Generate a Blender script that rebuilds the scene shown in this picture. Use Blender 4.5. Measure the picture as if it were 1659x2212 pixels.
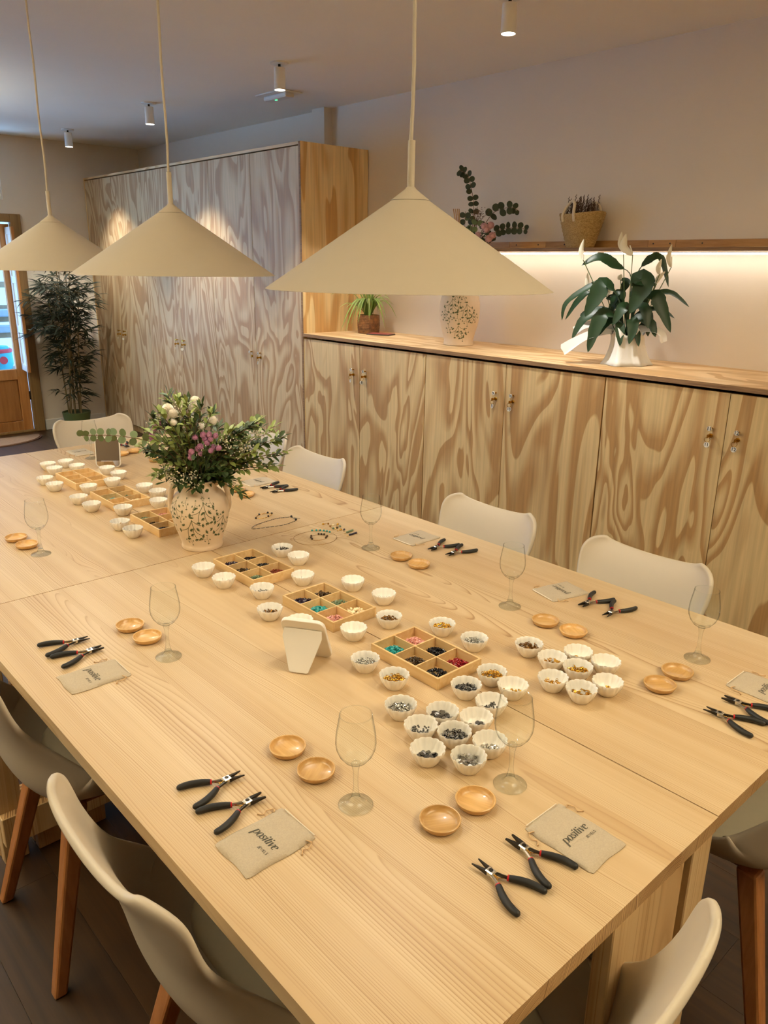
import bpy, bmesh, math, random
from math import sin, cos, pi, radians as R, sqrt, atan2
from mathutils import Vector, Matrix

for o in list(bpy.data.objects):
    bpy.data.objects.remove(o, do_unlink=True)
SC = bpy.context.scene
COL = SC.collection

# ------------------------------------------------------------------ camera, world, exposure
cam_d = bpy.data.cameras.new('camera')
cam = bpy.data.objects.new('camera', cam_d)
COL.objects.link(cam)
YAW, PITCH, ROLL, FPX = R(42.30), R(17.717), R(0.787), 1676.4
fw = Vector((sin(YAW)*cos(PITCH), cos(YAW)*cos(PITCH), -sin(PITCH)))
r0 = fw.cross(Vector((0, 0, 1))).normalized()
u0 = r0.cross(fw)
rv = cos(ROLL)*r0 + sin(ROLL)*u0
uv = -sin(ROLL)*r0 + cos(ROLL)*u0
cam.matrix_world = Matrix(((rv.x, uv.x, -fw.x, 0), (rv.y, uv.y, -fw.y, 0), (rv.z, uv.z, -fw.z, 1.6), (0, 0, 0, 1)))
cam_d.sensor_fit = 'VERTICAL'
cam_d.sensor_height = 24.0
cam_d.lens = 24.0*FPX/2212.0
cam_d.clip_start = 0.05
SC.camera = cam

w = bpy.data.worlds.new('daylight'); SC.world = w
w.use_nodes = True
bg = w.node_tree.nodes['Background']
bg.inputs[0].default_value = (0.30, 0.55, 1.0, 1)
bg.inputs[1].default_value = 9.0
sun_d = bpy.data.lights.new('sun', 'SUN'); sun_d.energy = 120.0; sun_d.color = (0.36, 0.62, 1.0); sun_d.angle = R(1)
sun_o = bpy.data.objects.new('sun', sun_d); COL.objects.link(sun_o)
sun_o.rotation_euler = Vector((0.25, 1.0, -1.25)).to_track_quat('-Z', 'Y').to_euler()   # over the roof onto the street

SC.view_settings.view_transform = 'Standard'
SC.view_settings.look = 'None'
SC.view_settings.gamma = 1.0
SC.view_settings.use_curve_mapping = False
SC.view_settings.exposure = 0.0
SC.cycles.max_bounces = 12
SC.cycles.diffuse_bounces = 6
SC.cycles.transparent_max_bounces = 24
SC.cycles.transmission_bounces = 10
SC.cycles.sample_clamp_indirect = 6.0
SC.cycles.caustics_refractive = False
SC.cycles.caustics_reflective = False

PENDANT_W = 4.5
SPOT_W = 115.0
STRIP_E = 22.0
WARM = (1.0, 0.96, 0.87)
FILL_W = 2.1  # strength of the added unseen fill lamps
FILL_C = (1.0, 0.91, 0.66)
NEUTRAL = (1.0, 0.97, 0.90)

# ------------------------------------------------------------------ materials
def lin(c):
    if isinstance(c, str):
        c = [int(c[i:i+2], 16)/255 for i in (1, 3, 5)]
    return tuple((x/12.92 if x <= 0.04045 else ((x+0.055)/1.055)**2.4) for x in c) + (1,)

MATS = {}
def newmat(name):
    m = bpy.data.materials.new(name); m.use_nodes = True
    MATS[name] = m
    nt = m.node_tree
    return m, nt, nt.nodes['Principled BSDF']

def N(nt, t, **kw):
    n = nt.nodes.new(t)
    for k, v in kw.items():
        if k in n.inputs: n.inputs[k].default_value = v
        else: setattr(n, k, v)
    return n

def math_n(nt, op, a, b=None):
    n = nt.nodes.new('ShaderNodeMath'); n.operation = op
    for i, x in enumerate((a, b)):
        if x is None: continue
        if isinstance(x, (int, float)): n.inputs[i].default_value = x
        else: nt.links.new(x, n.inputs[i])
    return n.outputs[0]

def ramp(nt, fac, stops):
    n = nt.nodes.new('ShaderNodeValToRGB')
    e = n.color_ramp.elements
    while len(e) < len(stops): e.new(0.5)
    for i, (p, c) in enumerate(stops):
        e[i].position = p; e[i].color = lin(c)
    nt.links.new(fac, n.inputs[0])
    return n.outputs[0]

def mix(nt, fac, a, b, mode='MIX'):
    n = nt.nodes.new('ShaderNodeMix'); n.data_type = 'RGBA'; n.blend_type = mode
    for s, x in ((n.inputs[0], fac), (n.inputs[6], a), (n.inputs[7], b)):
        if isinstance(x, (int, float)): s.default_value = x
        elif isinstance(x, tuple): s.default_value = x
        else: nt.links.new(x, s)
    return n.outputs[2]

def bump(nt, b, h, strength, dist=0.001):
    n = nt.nodes.new('ShaderNodeBump')
    n.inputs['Strength'].default_value = strength; n.inputs['Distance'].default_value = dist
    nt.links.new(h, n.inputs['Height']); nt.links.new(n.outputs[0], b.inputs['Normal'])

def plain(name, color, rough=0.5, metal=0.0, var=0.06, scale=30, bmp=0.0, coat=0.0, trans=0.0, spec=0.5):
    """principled with a little procedural mottling"""
    m, nt, b = newmat(name)
    tc = N(nt, 'ShaderNodeTexCoord')
    no = N(nt, 'ShaderNodeTexNoise', Scale=scale, Detail=3.0)
    nt.links.new(tc.outputs['Object'], no.inputs['Vector'])
    c = lin(color)
    dk = tuple(x*(1-var) for x in c[:3]) + (1,); lt = tuple(min(1, x*(1+var)) for x in c[:3]) + (1,)
    nt.links.new(mix(nt, no.outputs['Fac'], dk, lt), b.inputs['Base Color'])
    b.inputs['Roughness'].default_value = rough; b.inputs['Metallic'].default_value = metal
    b.inputs['Coat Weight'].default_value = coat
    b.inputs['Transmission Weight'].default_value = trans
    b.inputs['Specular IOR Level'].default_value = spec
    if bmp: bump(nt, b, no.outputs['Fac'], bmp)
    return m

def obj_coords(nt, spread=40.0):
    tc = N(nt, 'ShaderNodeTexCoord'); oi = N(nt, 'ShaderNodeObjectInfo')
    sc = math_n(nt, 'MULTIPLY', oi.outputs['Random'], spread)
    cb = N(nt, 'ShaderNodeCombineXYZ')
    for i in range(3): nt.links.new(sc, cb.inputs[i])
    ad = N(nt, 'ShaderNodeVectorMath', operation='ADD')
    nt.links.new(tc.outputs['Object'], ad.inputs[0]); nt.links.new(cb.outputs[0], ad.inputs[1])
    return tc.outputs['Object'], ad.outputs[0], oi.outputs['Random']

def plywood(name, along, light, dark, bands=7.0, rough=0.5):
    """rotary-cut pine plywood: contour bands of a noise stretched along one axis"""
    m, nt, b = newmat(name)
    _, v, rnd = obj_coords(nt)
    sc = [3.3, 3.3, 3.3]; sc['XYZ'.index(along)] = 0.78
    mp = N(nt, 'ShaderNodeMapping'); mp.inputs['Scale'].default_value = sc
    nt.links.new(v, mp.inputs[0])
    n1 = N(nt, 'ShaderNodeTexNoise', Scale=1.0, Detail=2.2, Roughness=0.42, Distortion=0.9)
    nt.links.new(mp.outputs[0], n1.inputs['Vector'])
    fr = math_n(nt, 'FRACT', math_n(nt, 'MULTIPLY', n1.outputs['Fac'], bands*1.25))
    base = ramp(nt, fr, [(0.0, dark), (0.20, dark), (0.25, light), (0.55, light), (0.97, dark), (1.0, dark)])
    sf = [70.0]*3; sf['XYZ'.index(along)] = 2.5
    mp2 = N(nt, 'ShaderNodeMapping'); mp2.inputs['Scale'].default_value = sf
    nt.links.new(v, mp2.inputs[0])
    n2 = N(nt, 'ShaderNodeTexNoise', Scale=1.0, Detail=3.0)
    nt.links.new(mp2.outputs[0], n2.inputs['Vector'])
    fib = ramp(nt, n2.outputs['Fac'], [(0.3, (0.86,)*3), (0.7, (1, 1, 1))])
    nt.links.new(mix(nt, 0.8, base, fib, 'MULTIPLY'), b.inputs['Base Color'])
    b.inputs['Roughness'].default_value = rough
    bump(nt, b, n2.outputs['Fac'], 0.15, 0.0005)
    return m

def pine(name, light, mid, dark, along='Y', freq=290.0, rough=0.42, contrast=1.0, pith=0.8):
    """solid pine: growth rings about a pith line that differs from board to board"""
    m, nt, b = newmat(name)
    p, v, rnd = obj_coords(nt)
    sx = N(nt, 'ShaderNodeSeparateXYZ'); nt.links.new(p, sx.inputs[0])
    ax = 'XYZ'.index(along); a1, a2 = [i for i in range(3) if i != ax]
    wob_m = N(nt, 'ShaderNodeMapping')
    s = [5.0]*3; s[ax] = 1.3
    wob_m.inputs['Scale'].default_value = s; nt.links.new(v, wob_m.inputs[0])
    wob = N(nt, 'ShaderNodeTexNoise', Scale=1.0, Detail=2.0, Roughness=0.5)
    nt.links.new(wob_m.outputs[0], wob.inputs['Vector'])
    r1 = math_n(nt, 'MULTIPLY', math_n(nt, 'SUBTRACT', math_n(nt, 'FRACT', math_n(nt, 'MULTIPLY', rnd, 7.31)), 0.5), pith)
    r2 = math_n(nt, 'ADD', math_n(nt, 'MULTIPLY', math_n(nt, 'FRACT', math_n(nt, 'MULTIPLY', rnd, 13.7)), 0.12), 0.04)
    dx = math_n(nt, 'ADD', math_n(nt, 'SUBTRACT', sx.outputs[a1], r1), math_n(nt, 'MULTIPLY', math_n(nt, 'SUBTRACT', wob.outputs['Fac'], 0.5), 0.055))
    dz = math_n(nt, 'ADD', math_n(nt, 'ADD', sx.outputs[a2], r2), math_n(nt, 'MULTIPLY', math_n(nt, 'SUBTRACT', wob.outputs['Fac'], 0.5), 0.05))
    rad = math_n(nt, 'SQRT', math_n(nt, 'ADD', math_n(nt, 'MULTIPLY', dx, dx), math_n(nt, 'MULTIPLY', dz, dz)))
    cr = N(nt, 'ShaderNodeCombineXYZ'); nt.links.new(rad, cr.inputs[0]); nt.links.new(math_n(nt, 'MULTIPLY', rnd, 30.0), cr.inputs[1])
    n1d = N(nt, 'ShaderNodeTexNoise', Scale=55.0, Detail=2.0); nt.links.new(cr.outputs[0], n1d.inputs['Vector'])
    n1e = N(nt, 'ShaderNodeTexNoise', Scale=23.0, Detail=1.0); nt.links.new(cr.outputs[0], n1e.inputs['Vector'])
    fr = math_n(nt, 'FRACT', math_n(nt, 'ADD', math_n(nt, 'MULTIPLY', rad, freq), math_n(nt, 'MULTIPLY', n1d.outputs['Fac'], 5.0)))
    base = ramp(nt, fr, [(0.0, light), (0.45, light), (0.80, mid), (0.92, dark), (1.0, light)])
    big_m = N(nt, 'ShaderNodeMapping'); s = [26.0]*3; s[ax] = 0.8
    big_m.inputs['Scale'].default_value = s; nt.links.new(v, big_m.inputs[0])
    big = N(nt, 'ShaderNodeTexNoise', Scale=1.0, Detail=3.0); nt.links.new(big_m.outputs[0], big.inputs['Vector'])
    tint = ramp(nt, big.outputs['Fac'], [(0.3, (0.93, 0.90, 0.86)), (0.7, (1, 1, 1))])
    soft = ramp(nt, n1e.outputs['Fac'], [(0.35, (0.1,)*3), (0.62, (1, 1, 1))])
    base = mix(nt, soft, lin(light), base)
    # end grain drinks in the finish and shows the rings dark
    ge = N(nt, 'ShaderNodeNewGeometry'); vt = N(nt, 'ShaderNodeVectorTransform', vector_type='NORMAL', convert_from='WORLD', convert_to='OBJECT')
    nt.links.new(ge.outputs['Normal'], vt.inputs[0]); sn = N(nt, 'ShaderNodeSeparateXYZ'); nt.links.new(vt.outputs[0], sn.inputs[0])
    endf = math_n(nt, 'GREATER_THAN', math_n(nt, 'ABSOLUTE', sn.outputs[ax]), 0.8)
    endc = ramp(nt, fr, [(0.0, '#d9b98a'), (0.4, '#c9a675'), (0.75, '#8f6a44'), (0.95, '#7a5838'), (1.0, '#d0ae7e')])
    base = mix(nt, endf, base, endc)
    c = mix(nt, 1.0, base, tint, 'MULTIPLY')
    # broad board-to-board tone
    tone = ramp(nt, rnd, [(0.0, (0.95, 0.92, 0.88)), (0.5, (1, 1, 1)), (1.0, (0.97, 0.95, 0.93))])
    c = mix(nt, 1.0, c, tone, 'MULTIPLY')
    nt.links.new(c, b.inputs['Base Color'])
    b.inputs['Roughness'].default_value = rough
    bump(nt, b, fr, 0.06, 0.0004)
    return m

def grainy(name, c1, c2, along='Z', rough=0.45, sc=(60, 2.0), coat=0.0):
    m, nt, b = newmat(name)
    _, v, rnd = obj_coords(nt)
    s = [sc[0]]*3; s['XYZ'.index(along)] = sc[1]
    mp = N(nt, 'ShaderNodeMapping'); mp.inputs['Scale'].default_value = s; nt.links.new(v, mp.inputs[0])
    n = N(nt, 'ShaderNodeTexNoise', Scale=1.0, Detail=4.0, Roughness=0.6, Distortion=0.4)
    nt.links.new(mp.outputs[0], n.inputs['Vector'])
    c = ramp(nt, n.outputs['Fac'], [(0.3, c1), (0.7, c2)])
    tone = ramp(nt, rnd, [(0.0, (0.84, 0.83, 0.82)), (1.0, (1, 1, 1))])
    nt.links.new(mix(nt, 1.0, c, tone, 'MULTIPLY'), b.inputs['Base Color'])
    b.inputs['Roughness'].default_value = rough
    b.inputs['Coat Weight'].default_value = coat
    bump(nt, b, n.outputs['Fac'], 0.1, 0.0004)
    return m

def thin_glass(name, edge=0.45, spec=1.0, tint=(0.97, 0.985, 0.98), start=0.45, base=0.018):
    m, nt, b = newmat(name)
    nt.nodes.remove(b)
    out = nt.nodes['Material Output']
    lw = N(nt, 'ShaderNodeLayerWeight', Blend=0.35)
    tr = N(nt, 'ShaderNodeBsdfTransparent'); gl = N(nt, 'ShaderNodeBsdfGlossy', Roughness=0.02)
    gl.inputs['Color'].default_value = (spec, spec, spec, 1)
    rp = nt.nodes.new('ShaderNodeValToRGB'); e = rp.color_ramp.elements
    e[0].position = start; e[0].color = tint + (1,)
    e[1].position = 1.0; e[1].color = (edge, edge*1.03, edge*1.03, 1)
    nt.links.new(lw.outputs['Facing'], rp.inputs[0]); nt.links.new(rp.outputs[0], tr.inputs['Color'])
    fac = math_n(nt, 'ADD', math_n(nt, 'MULTIPLY', math_n(nt, 'POWER', lw.outputs['Facing'], 5.0), 0.6), base)
    ms = N(nt, 'ShaderNodeMixShader')
    nt.links.new(fac, ms.inputs[0]); nt.links.new(tr.outputs[0], ms.inputs[1]); nt.links.new(gl.outputs[0], ms.inputs[2])
    nt.links.new(ms.outputs[0], out.inputs[0])
    return m

def emit(name, color, strength):
    m, nt, b = newmat(name)
    b.inputs['Base Color'].default_value = (0.8, 0.8, 0.8, 1)
    b.inputs['Emission Color'].default_value = tuple(color) + (1,)
    b.inputs['Emission Strength'].default_value = strength
    return m

M_WALL = plain('wall_plaster', '#dfd3c2', 0.85, var=0.025, scale=6, bmp=0.05)
M_CEIL = plain('ceiling_plaster', '#f8f3e9', 0.9, var=0.02, scale=3)
M_WALLD = plain('unseen_wall_dark', '#86725c', 0.85, var=0.04, scale=5)  # unseen walls, toned dark to cut bounce light from the sides
M_WHITE = plain('white_paint', '#e9e6df', 0.5, var=0.02)
M_FLOORW = grainy('laminate_floor', '#311f0c', '#4c3318', 'Y', 0.42, (34, 1.3))
M_PLY = plywood('plywood_upright', 'Z', '#d8ba86', '#b48a56', 6.5)
M_PLYW = plywood('plywood_wardrobe', 'Z', '#cbb189', '#ac875d', 9.0)
M_PLYGOLD = plywood('plywood_panel', 'Z', '#f6d79a', '#d8a866', 5.0)
M_PLYTOP = plywood('plywood_lengthwise', 'Y', '#e6c596', '#c69c66', 6.0)
M_PLYEDGE = grainy('plywood_edge', '#6e4c30', '#a5825a', 'Y', 0.7, (400, 6))
M_PINE = pine('pine_board', '#ccb591', '#bda27c', '#9a7850')
M_PINEX = pine('pine_leg_board', '#dec193', '#d2ac7b', '#b28654', along='Z', freq=90.0)
M_TRAY = grainy('tray_wood', '#e0b87c', '#f0d29e', 'Y', 0.5, (80, 4))
M_BAMBOO = grainy('bamboo_dish', '#c79a58', '#e2b87a', 'Y', 0.35, (120, 8), coat=0.3)
M_LEGW = grainy('beech_leg', '#9c6236', '#b67b4a', 'Z', 0.4, (60, 2))
M_RAIL = grainy('rail_wood', '#b07c42', '#d8a866', 'Y', 0.55, (40, 4))
M_DOORW = grainy('door_pine', '#a86c34', '#c98d4e', 'Z', 0.5, (40, 2))
M_CASING = grainy('door_casing_wood', '#8b6a3f', '#a58350', 'Z', 0.5, (50, 2))
M_SHELL = plain('chair_shell', '#bfb3a0', 0.42, var=0.02)
M_CUSH = plain('chair_cushion', '#b5a98f', 0.6, var=0.04, scale=80)
M_SHADE = plain('lamp_shade_paint', '#c4b8a4', 0.55, var=0.02)
M_LAMPIN = plain('lamp_inside_white', '#f4efe4', 0.6, var=0.01)
M_CERAMIC = plain('white_porcelain', '#efeae0', 0.18, var=0.01, coat=0.3)
M_VASE = plain('cream_earthenware', '#dcc6a8', 0.6, var=0.10, scale=14, bmp=0.15)
M_PRINT = plain('green_print', '#4a5530', 0.7, var=0.25, scale=200)
M_LINEN = plain('linen_cloth', '#b0a28d', 0.9, var=0.16, scale=420, bmp=0.5)
M_LINENIN = plain('linen_light', '#e6dccb', 0.9, var=0.06, scale=300)
M_INK = plain('dark_ink', '#4b473c', 0.8, var=0.25, scale=700)
M_CORD = plain('jute_cord', '#c6a57c', 0.9, var=0.2, scale=500)
M_BLACKG = plain('black_rubber_grip', '#14120f', 0.55, var=0.15, scale=200)
M_RED = plain('red_collar', '#b5141a', 0.35, var=0.05)
M_STEEL = plain('polished_steel', '#c4bfb4', 0.22, 1.0, var=0.04)
M_DSTEEL = plain('dark_steel', '#3a352e', 0.35, 0.9, var=0.08)
M_BRASS = plain('brass', '#c99a3c', 0.25, 1.0, var=0.05)
M_DISC = plain('number_disc', '#d9d4c8', 0.3, var=0.02)
M_DIGIT = plain('digit_black', '#1d1a16', 0.6, var=0.02)
M_DIGITW = plain('digit_white', '#f4f0e6', 0.6, var=0.02)
M_MFRAME = plain('mirror_frame_plastic', '#e8e3da', 0.4, var=0.015)
m_, nt_, b_ = newmat('mirror_glass'); b_.inputs['Metallic'].default_value = 1.0; b_.inputs['Roughness'].default_value = 0.03
b_.inputs['Base Color'].default_value = (0.86, 0.86, 0.86, 1); M_MIRROR = m_
M_GLASS = thin_glass('wine_glass_clear', 0.25)
M_GLASS2 = thin_glass('wine_glass_solid', 0.4, start=0.35, base=0.05)
M_PANE = thin_glass('window_glass', 0.7, 0.8)
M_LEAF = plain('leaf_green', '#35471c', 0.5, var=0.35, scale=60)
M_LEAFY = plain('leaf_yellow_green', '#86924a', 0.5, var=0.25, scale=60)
M_EUC = plain('eucalyptus_leaf', '#67774c', 0.6, var=0.2, scale=40)
M_EUCD = plain('eucalyptus_leaf_dark', '#343f28', 0.6, var=0.2, scale=40)
M_BAMB = plain('bamboo_leaf', '#1f280f', 0.7, var=0.35, scale=30)
M_CANE = plain('bamboo_cane', '#6d5a35', 0.6, var=0.2, scale=40)
M_LILY = plain('peace_lily_leaf', '#143313', 0.42, var=0.25, scale=30)
M_SPATHE = plain('spathe_white', '#ece6d2', 0.5, var=0.04)
M_SPID = plain('spider_leaf_green', '#7f9a45', 0.5, var=0.3, scale=40)
M_STEM = plain('stem_green', '#4f6230', 0.6, var=0.2)
M_TWIG = plain('twig_brown', '#6b4b33', 0.7, var=0.2)
M_WMUM = plain('white_petals', '#f6efe2', 0.7, var=0.06, scale=120)
M_PMUM = plain('pink_petals', '#c28ba8', 0.7, var=0.18, scale=160)
M_PROSE = plain('pale_pink_petals', '#c79a9c', 0.7, var=0.12, scale=120)
M_GYP = plain('tiny_white_flowers', '#e6dcc4', 0.8, var=0.08)
M_HEATH = plain('dried_heather', '#5b4434', 0.9, var=0.3, scale=120)
M_STRAW = grainy('straw_weave', '#8f6f3c', '#d3b478', 'X', 0.85, (220, 60))
M_ROPE = plain('pale_rope', '#dccdb0', 0.9, var=0.15, scale=200)
M_SEAGR = grainy('brown_raffia', '#5a3a1c', '#9a6a35', 'X', 0.8, (40, 40))
M_POTG = plain('olive_pot', '#4d5a33', 0.5, var=0.05)
M_SOIL = plain('dark_soil', '#2a2018', 0.95, var=0.4, scale=60)
m_, nt_, b_ = newmat('white_tissue'); b_.inputs['Base Color'].default_value = lin('#efebe2'); b_.inputs['Roughness'].default_value = 0.7
b_.inputs['Transmission Weight'].default_value = 0.15; M_PAPER = m_
M_CARD = plain('red_card', '#9a3f3a', 0.4, var=0.3, scale=40)
M_CARDE = plain('dark_card_edge', '#3b332a', 0.6)
M_MAT = plain('brown_doormat', '#8a6a4c', 0.95, var=0.35, scale=60, bmp=0.4)
M_MATE = plain('mat_border', '#5a3a24', 0.95, var=0.2)
M_PAVE = plain('street_paving', '#c9ccce', 0.9, var=0.1, scale=4)
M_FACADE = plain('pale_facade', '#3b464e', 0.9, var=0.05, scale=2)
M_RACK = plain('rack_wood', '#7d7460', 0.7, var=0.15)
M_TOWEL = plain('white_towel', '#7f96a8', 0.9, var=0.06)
M_ORANGE = plain('apricot_cloth', '#e0956a', 0.9, var=0.08)
M_TEAL = plain('teal_fabric', '#2f8fa6', 0.8, var=0.15)
M_REDF = plain('red_fabric', '#a02c38', 0.8, var=0.1)
M_SPOTLENS = emit('spot_lens', (1.0, 0.95, 0.86), 30.0)
M_BULB = emit('pendant_bulb_glow', (1.0, 0.80, 0.55), 12.0)
M_STRIP = emit('led_strip_glow', (1.0, 0.95, 0.85), STRIP_E)
M_GREENLED = emit('green_indicator', (0.05, 0.9, 0.35), 1.6)
BEAD = {
    'silver': plain('bead_silver', '#b9b6ae', 0.25, 1.0, var=0.2, scale=300),
    'gunmetal': plain('bead_gunmetal', '#6f6d6a', 0.25, 1.0, var=0.3, scale=300),
    'gold': plain('bead_gold', '#c8993a', 0.25, 1.0, var=0.25, scale=300),
    'bronze': plain('bead_bronze', '#8a6230', 0.3, 1.0, var=0.3, scale=300),
    'turquoise': plain('bead_turquoise', '#1f8f8f', 0.3, var=0.3, scale=200),
    'rose': plain('bead_rose', '#d69a90', 0.25, var=0.15, scale=200),
    'black': plain('bead_black', '#14141a', 0.2, var=0.3, scale=200),
    'brown': plain('bead_brown', '#3f2c16', 0.25, var=0.5, scale=250),
    'red': plain('bead_red', '#8e1220', 0.25, var=0.3, scale=200),
    'amethyst': plain('bead_amethyst', '#2a1c30', 0.2, var=0.4, scale=200),
    'green': plain('bead_green', '#65785a', 0.3, var=0.2, scale=200),
    'ivory': plain('bead_ivory', '#ead9b4', 0.4, var=0.08, scale=200),
    'jasper': plain('bead_jasper', '#7a3018', 0.3, var=0.3, scale=200),
}

# ------------------------------------------------------------------ mesh helpers
class MB:
    def __init__(s): s.V = []; s.F = []
    def add(s, V, F, M=None):
        o = len(s.V)
        s.V += [tuple(M @ Vector(v)) if M else tuple(v) for v in V]
        s.F += [tuple(i+o for i in f) for f in F]
        return s
    def box(s, c, size, b=0.0, M=None):
        hx, hy, hz = (x/2 for x in size); cx, cy, cz = c
        if b <= 0:
            V = [(cx+i*hx, cy+j*hy, cz+k*hz) for i in (-1, 1) for j in (-1, 1) for k in (-1, 1)]
            F = [(0, 1, 3, 2), (4, 6, 7, 5), (0, 4, 5, 1), (2, 3, 7, 6), (0, 2, 6, 4), (1, 5, 7, 3)]
            return s.add(V, F, M)
        V = []; ix = {}
        for i in (-1, 1):
            for j in (-1, 1):
                for k in (-1, 1):
                    for a in range(3):
                        d = [hx-b, hy-b, hz-b]; d[a] += b
                        ix[(i, j, k, a)] = len(V)
                        V.append((cx+i*d[0], cy+j*d[1], cz+k*d[2]))
        F = []
        g = lambda i, j, k, a: ix[(i, j, k, a)]
        for q in (-1, 1):
            F.append((g(q, -1, -1, 0), g(q, 1, -1, 0), g(q, 1, 1, 0), g(q, -1, 1, 0)))
            F.append((g(-1, q, -1, 1), g(1, q, -1, 1), g(1, q, 1, 1), g(-1, q, 1, 1)))
            F.append((g(-1, -1, q, 2), g(1, -1, q, 2), g(1, 1, q, 2), g(-1, 1, q, 2)))
            for p in (-1, 1):
                F.append((g(q, p, -1, 0), g(q, p, 1, 0), g(q, p, 1, 1), g(q, p, -1, 1)))
                F.append((g(q, -1, p, 0), g(q, 1, p, 0), g(q, 1, p, 2), g(q, -1, p, 2)))
                F.append((g(-1, q, p, 1), g(1, q, p, 1), g(1, q, p, 2), g(-1, q, p, 2)))
                for r in (-1, 1): F.append((g(q, p, r, 0), g(q, p, r, 1), g(q, p, r, 2)))
        return s.add(V, F, M)
    def lathe(s, prof, n=32, c=(0, 0, 0), mod=None, M=None, close=True):
        V = []; F = []; k = len(prof)
        for i in range(n):
            t = 2*pi*i/n
            for (r, z) in prof:
                rr = r*(mod(t, r, z) if mod else 1)
                V.append((c[0]+rr*cos(t), c[1]+rr*sin(t), c[2]+z))
        for i in range(n):
            a = i*k; b2 = ((i+1) % n)*k
            for j in range(k-1):
                F.append((a+j, b2+j, b2+j+1, a+j+1))
        if close:
            if prof[0][0] > 1e-6: F.append(tuple(i*k for i in range(n)))
            if prof[-1][0] > 1e-6: F.append(tuple(i*k+k-1 for i in range(n)))
        return s.add(V, F, M)
    def tube(s, pts, rad, n=8, M=None, closed=False):
        P = [Vector(p) for p in pts]; k = len(P)
        rad = rad if isinstance(rad, (list, tuple)) else [rad]*k
        V = []; F = []; up = None
        for i, p in enumerate(P):
            if closed: t = (P[(i+1) % k]-P[i-1])
            else: t = P[min(i+1, k-1)]-P[max(i-1, 0)]
            t = t.normalized() if t.length > 1e-9 else Vector((0, 0, 1))
            if up is None:
                up = Vector((0, 0, 1)) if abs(t.z) < 0.9 else Vector((1, 0, 0))
            sd = t.cross(up).normalized(); up = sd.cross(t).normalized()
            for j in range(n):
                a = 2*pi*j/n
                V.append(p + rad[i]*(cos(a)*sd + sin(a)*up))
        for i in range(k if closed else k-1):
            for j in range(n):
                i2 = (i+1) % k
                F.append((i*n+j, i*n+(j+1) % n, i2*n+(j+1) % n, i2*n+j))
        if not closed:
            F.append(tuple(range(n))); F.append(tuple((k-1)*n+j for j in range(n)))
        return s.add(V, F, M)
    def sphere(s, c, r, nu=10, nv=6, sq=(1, 1, 1), M=None):
        prof = [(max(1e-5, r*sin(pi*j/nv)), -r*cos(pi*j/nv)) for j in range(nv+1)]
        V = []; F = []
        o = MB().lathe(prof, nu)
        return s.add([(c[0]+v[0]*sq[0], c[1]+v[1]*sq[1], c[2]+v[2]*sq[2]) for v in o.V], o.F, M)
    def blade(s, path, width, up=(0, 0, 1), fold=0.15, M=None):
        """leaf strip: path of 3-D points, width per point"""
        P = [Vector(p) for p in path]; k = len(P); V = []; F = []
        upv = Vector(up)
        for i, p in enumerate(P):
            t = (P[min(i+1, k-1)]-P[max(i-1, 0)])
            t = t.normalized() if t.length > 1e-9 else Vector((1, 0, 0))
            sd = t.cross(upv)
            if sd.length < 1e-3: sd = t.cross(Vector((1, 0, 0.1)))
            sd.normalize(); nn = sd.cross(t)
            wv = width[i]/2
            V += [p - sd*wv + nn*wv*fold*2, p, p + sd*wv + nn*wv*fold*2]
        for i in range(k-1):
            a = 3*i
            F += [(a, a+1, a+4, a+3), (a+1, a+2, a+5, a+4)]
        return s.add(V, F, M)

def to_mesh(name, mb, mat, smooth=True, sharp=35, recalc=True):
    me = bpy.data.meshes.new(name)
    me.from_pydata([tuple(v) for v in mb.V], [], mb.F)
    if recalc:
        b = bmesh.new(); b.from_mesh(me)
        bmesh.ops.recalc_face_normals(b, faces=b.faces)
        b.to_mesh(me); b.free()
    if smooth:
        me.polygons.foreach_set('use_smooth', [True]*len(me.polygons))
        me.set_sharp_from_angle(angle=R(sharp))
    me.materials.append(mat)
    me.update()
    return me

def put(name, me, parent=None, loc=(0, 0, 0), rot=None, M=None):
    o = bpy.data.objects.new(name, me); COL.objects.link(o)
    if M is not None: o.matrix_local = M
    else:
        o.location = loc
        if rot: o.rotation_euler = rot
    if parent:
        o.parent = parent
    return o

def obj(name, mb, mat, parent=None, loc=(0, 0, 0), rot=None, smooth=True, sharp=35, recalc=True):
    return put(name, to_mesh(name, mb, mat, smooth, sharp, recalc), parent, loc, rot)

def tag(o, label=None, cat=None, group=None, kind=None):
    if label: o['label'] = label
    if cat: o['category'] = cat
    if group: o['group'] = group
    if kind: o['kind'] = kind
    return o

def thing(name, label, cat, loc=(0, 0, 0), rz=0, group=None):
    o = bpy.data.objects.new(name, None); COL.objects.link(o)
    o.location = loc; o.rotation_euler = (0, 0, rz); o.empty_display_size = 0.05
    return tag(o, label, cat, group)

def kids(o): return list(o.children)
def dup(o, parent=None, loc=None, rz=None, label=None, group=None):
    c = o.copy(); COL.objects.link(c)
    if parent is not None:
        c.parent = parent
    if loc is not None: c.location = loc
    if rz is not None: c.rotation_euler = (0, 0, rz)
    if label: c['label'] = label
    if group: c['group'] = group
    for k in kids(o): dup(k, c)
    return c

def struct(name, mb, mat, parent=None, smooth=False):
    return tag(obj(name, mb, mat, parent, smooth=smooth), kind='structure')

def catmull(pts, n=6):
    P = [Vector(p) for p in pts]; out = []
    for i in range(len(P)-1):
        a, b, c, d = P[max(i-1, 0)], P[i], P[i+1], P[min(i+2, len(P)-1)]
        for j in range(n):
            t = j/n
            out.append(0.5*((2*b)+(c-a)*t+(2*a-5*b+4*c-d)*t*t+(3*b-a-3*c+d)*t**3))
    out.append(P[-1])
    return out

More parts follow.
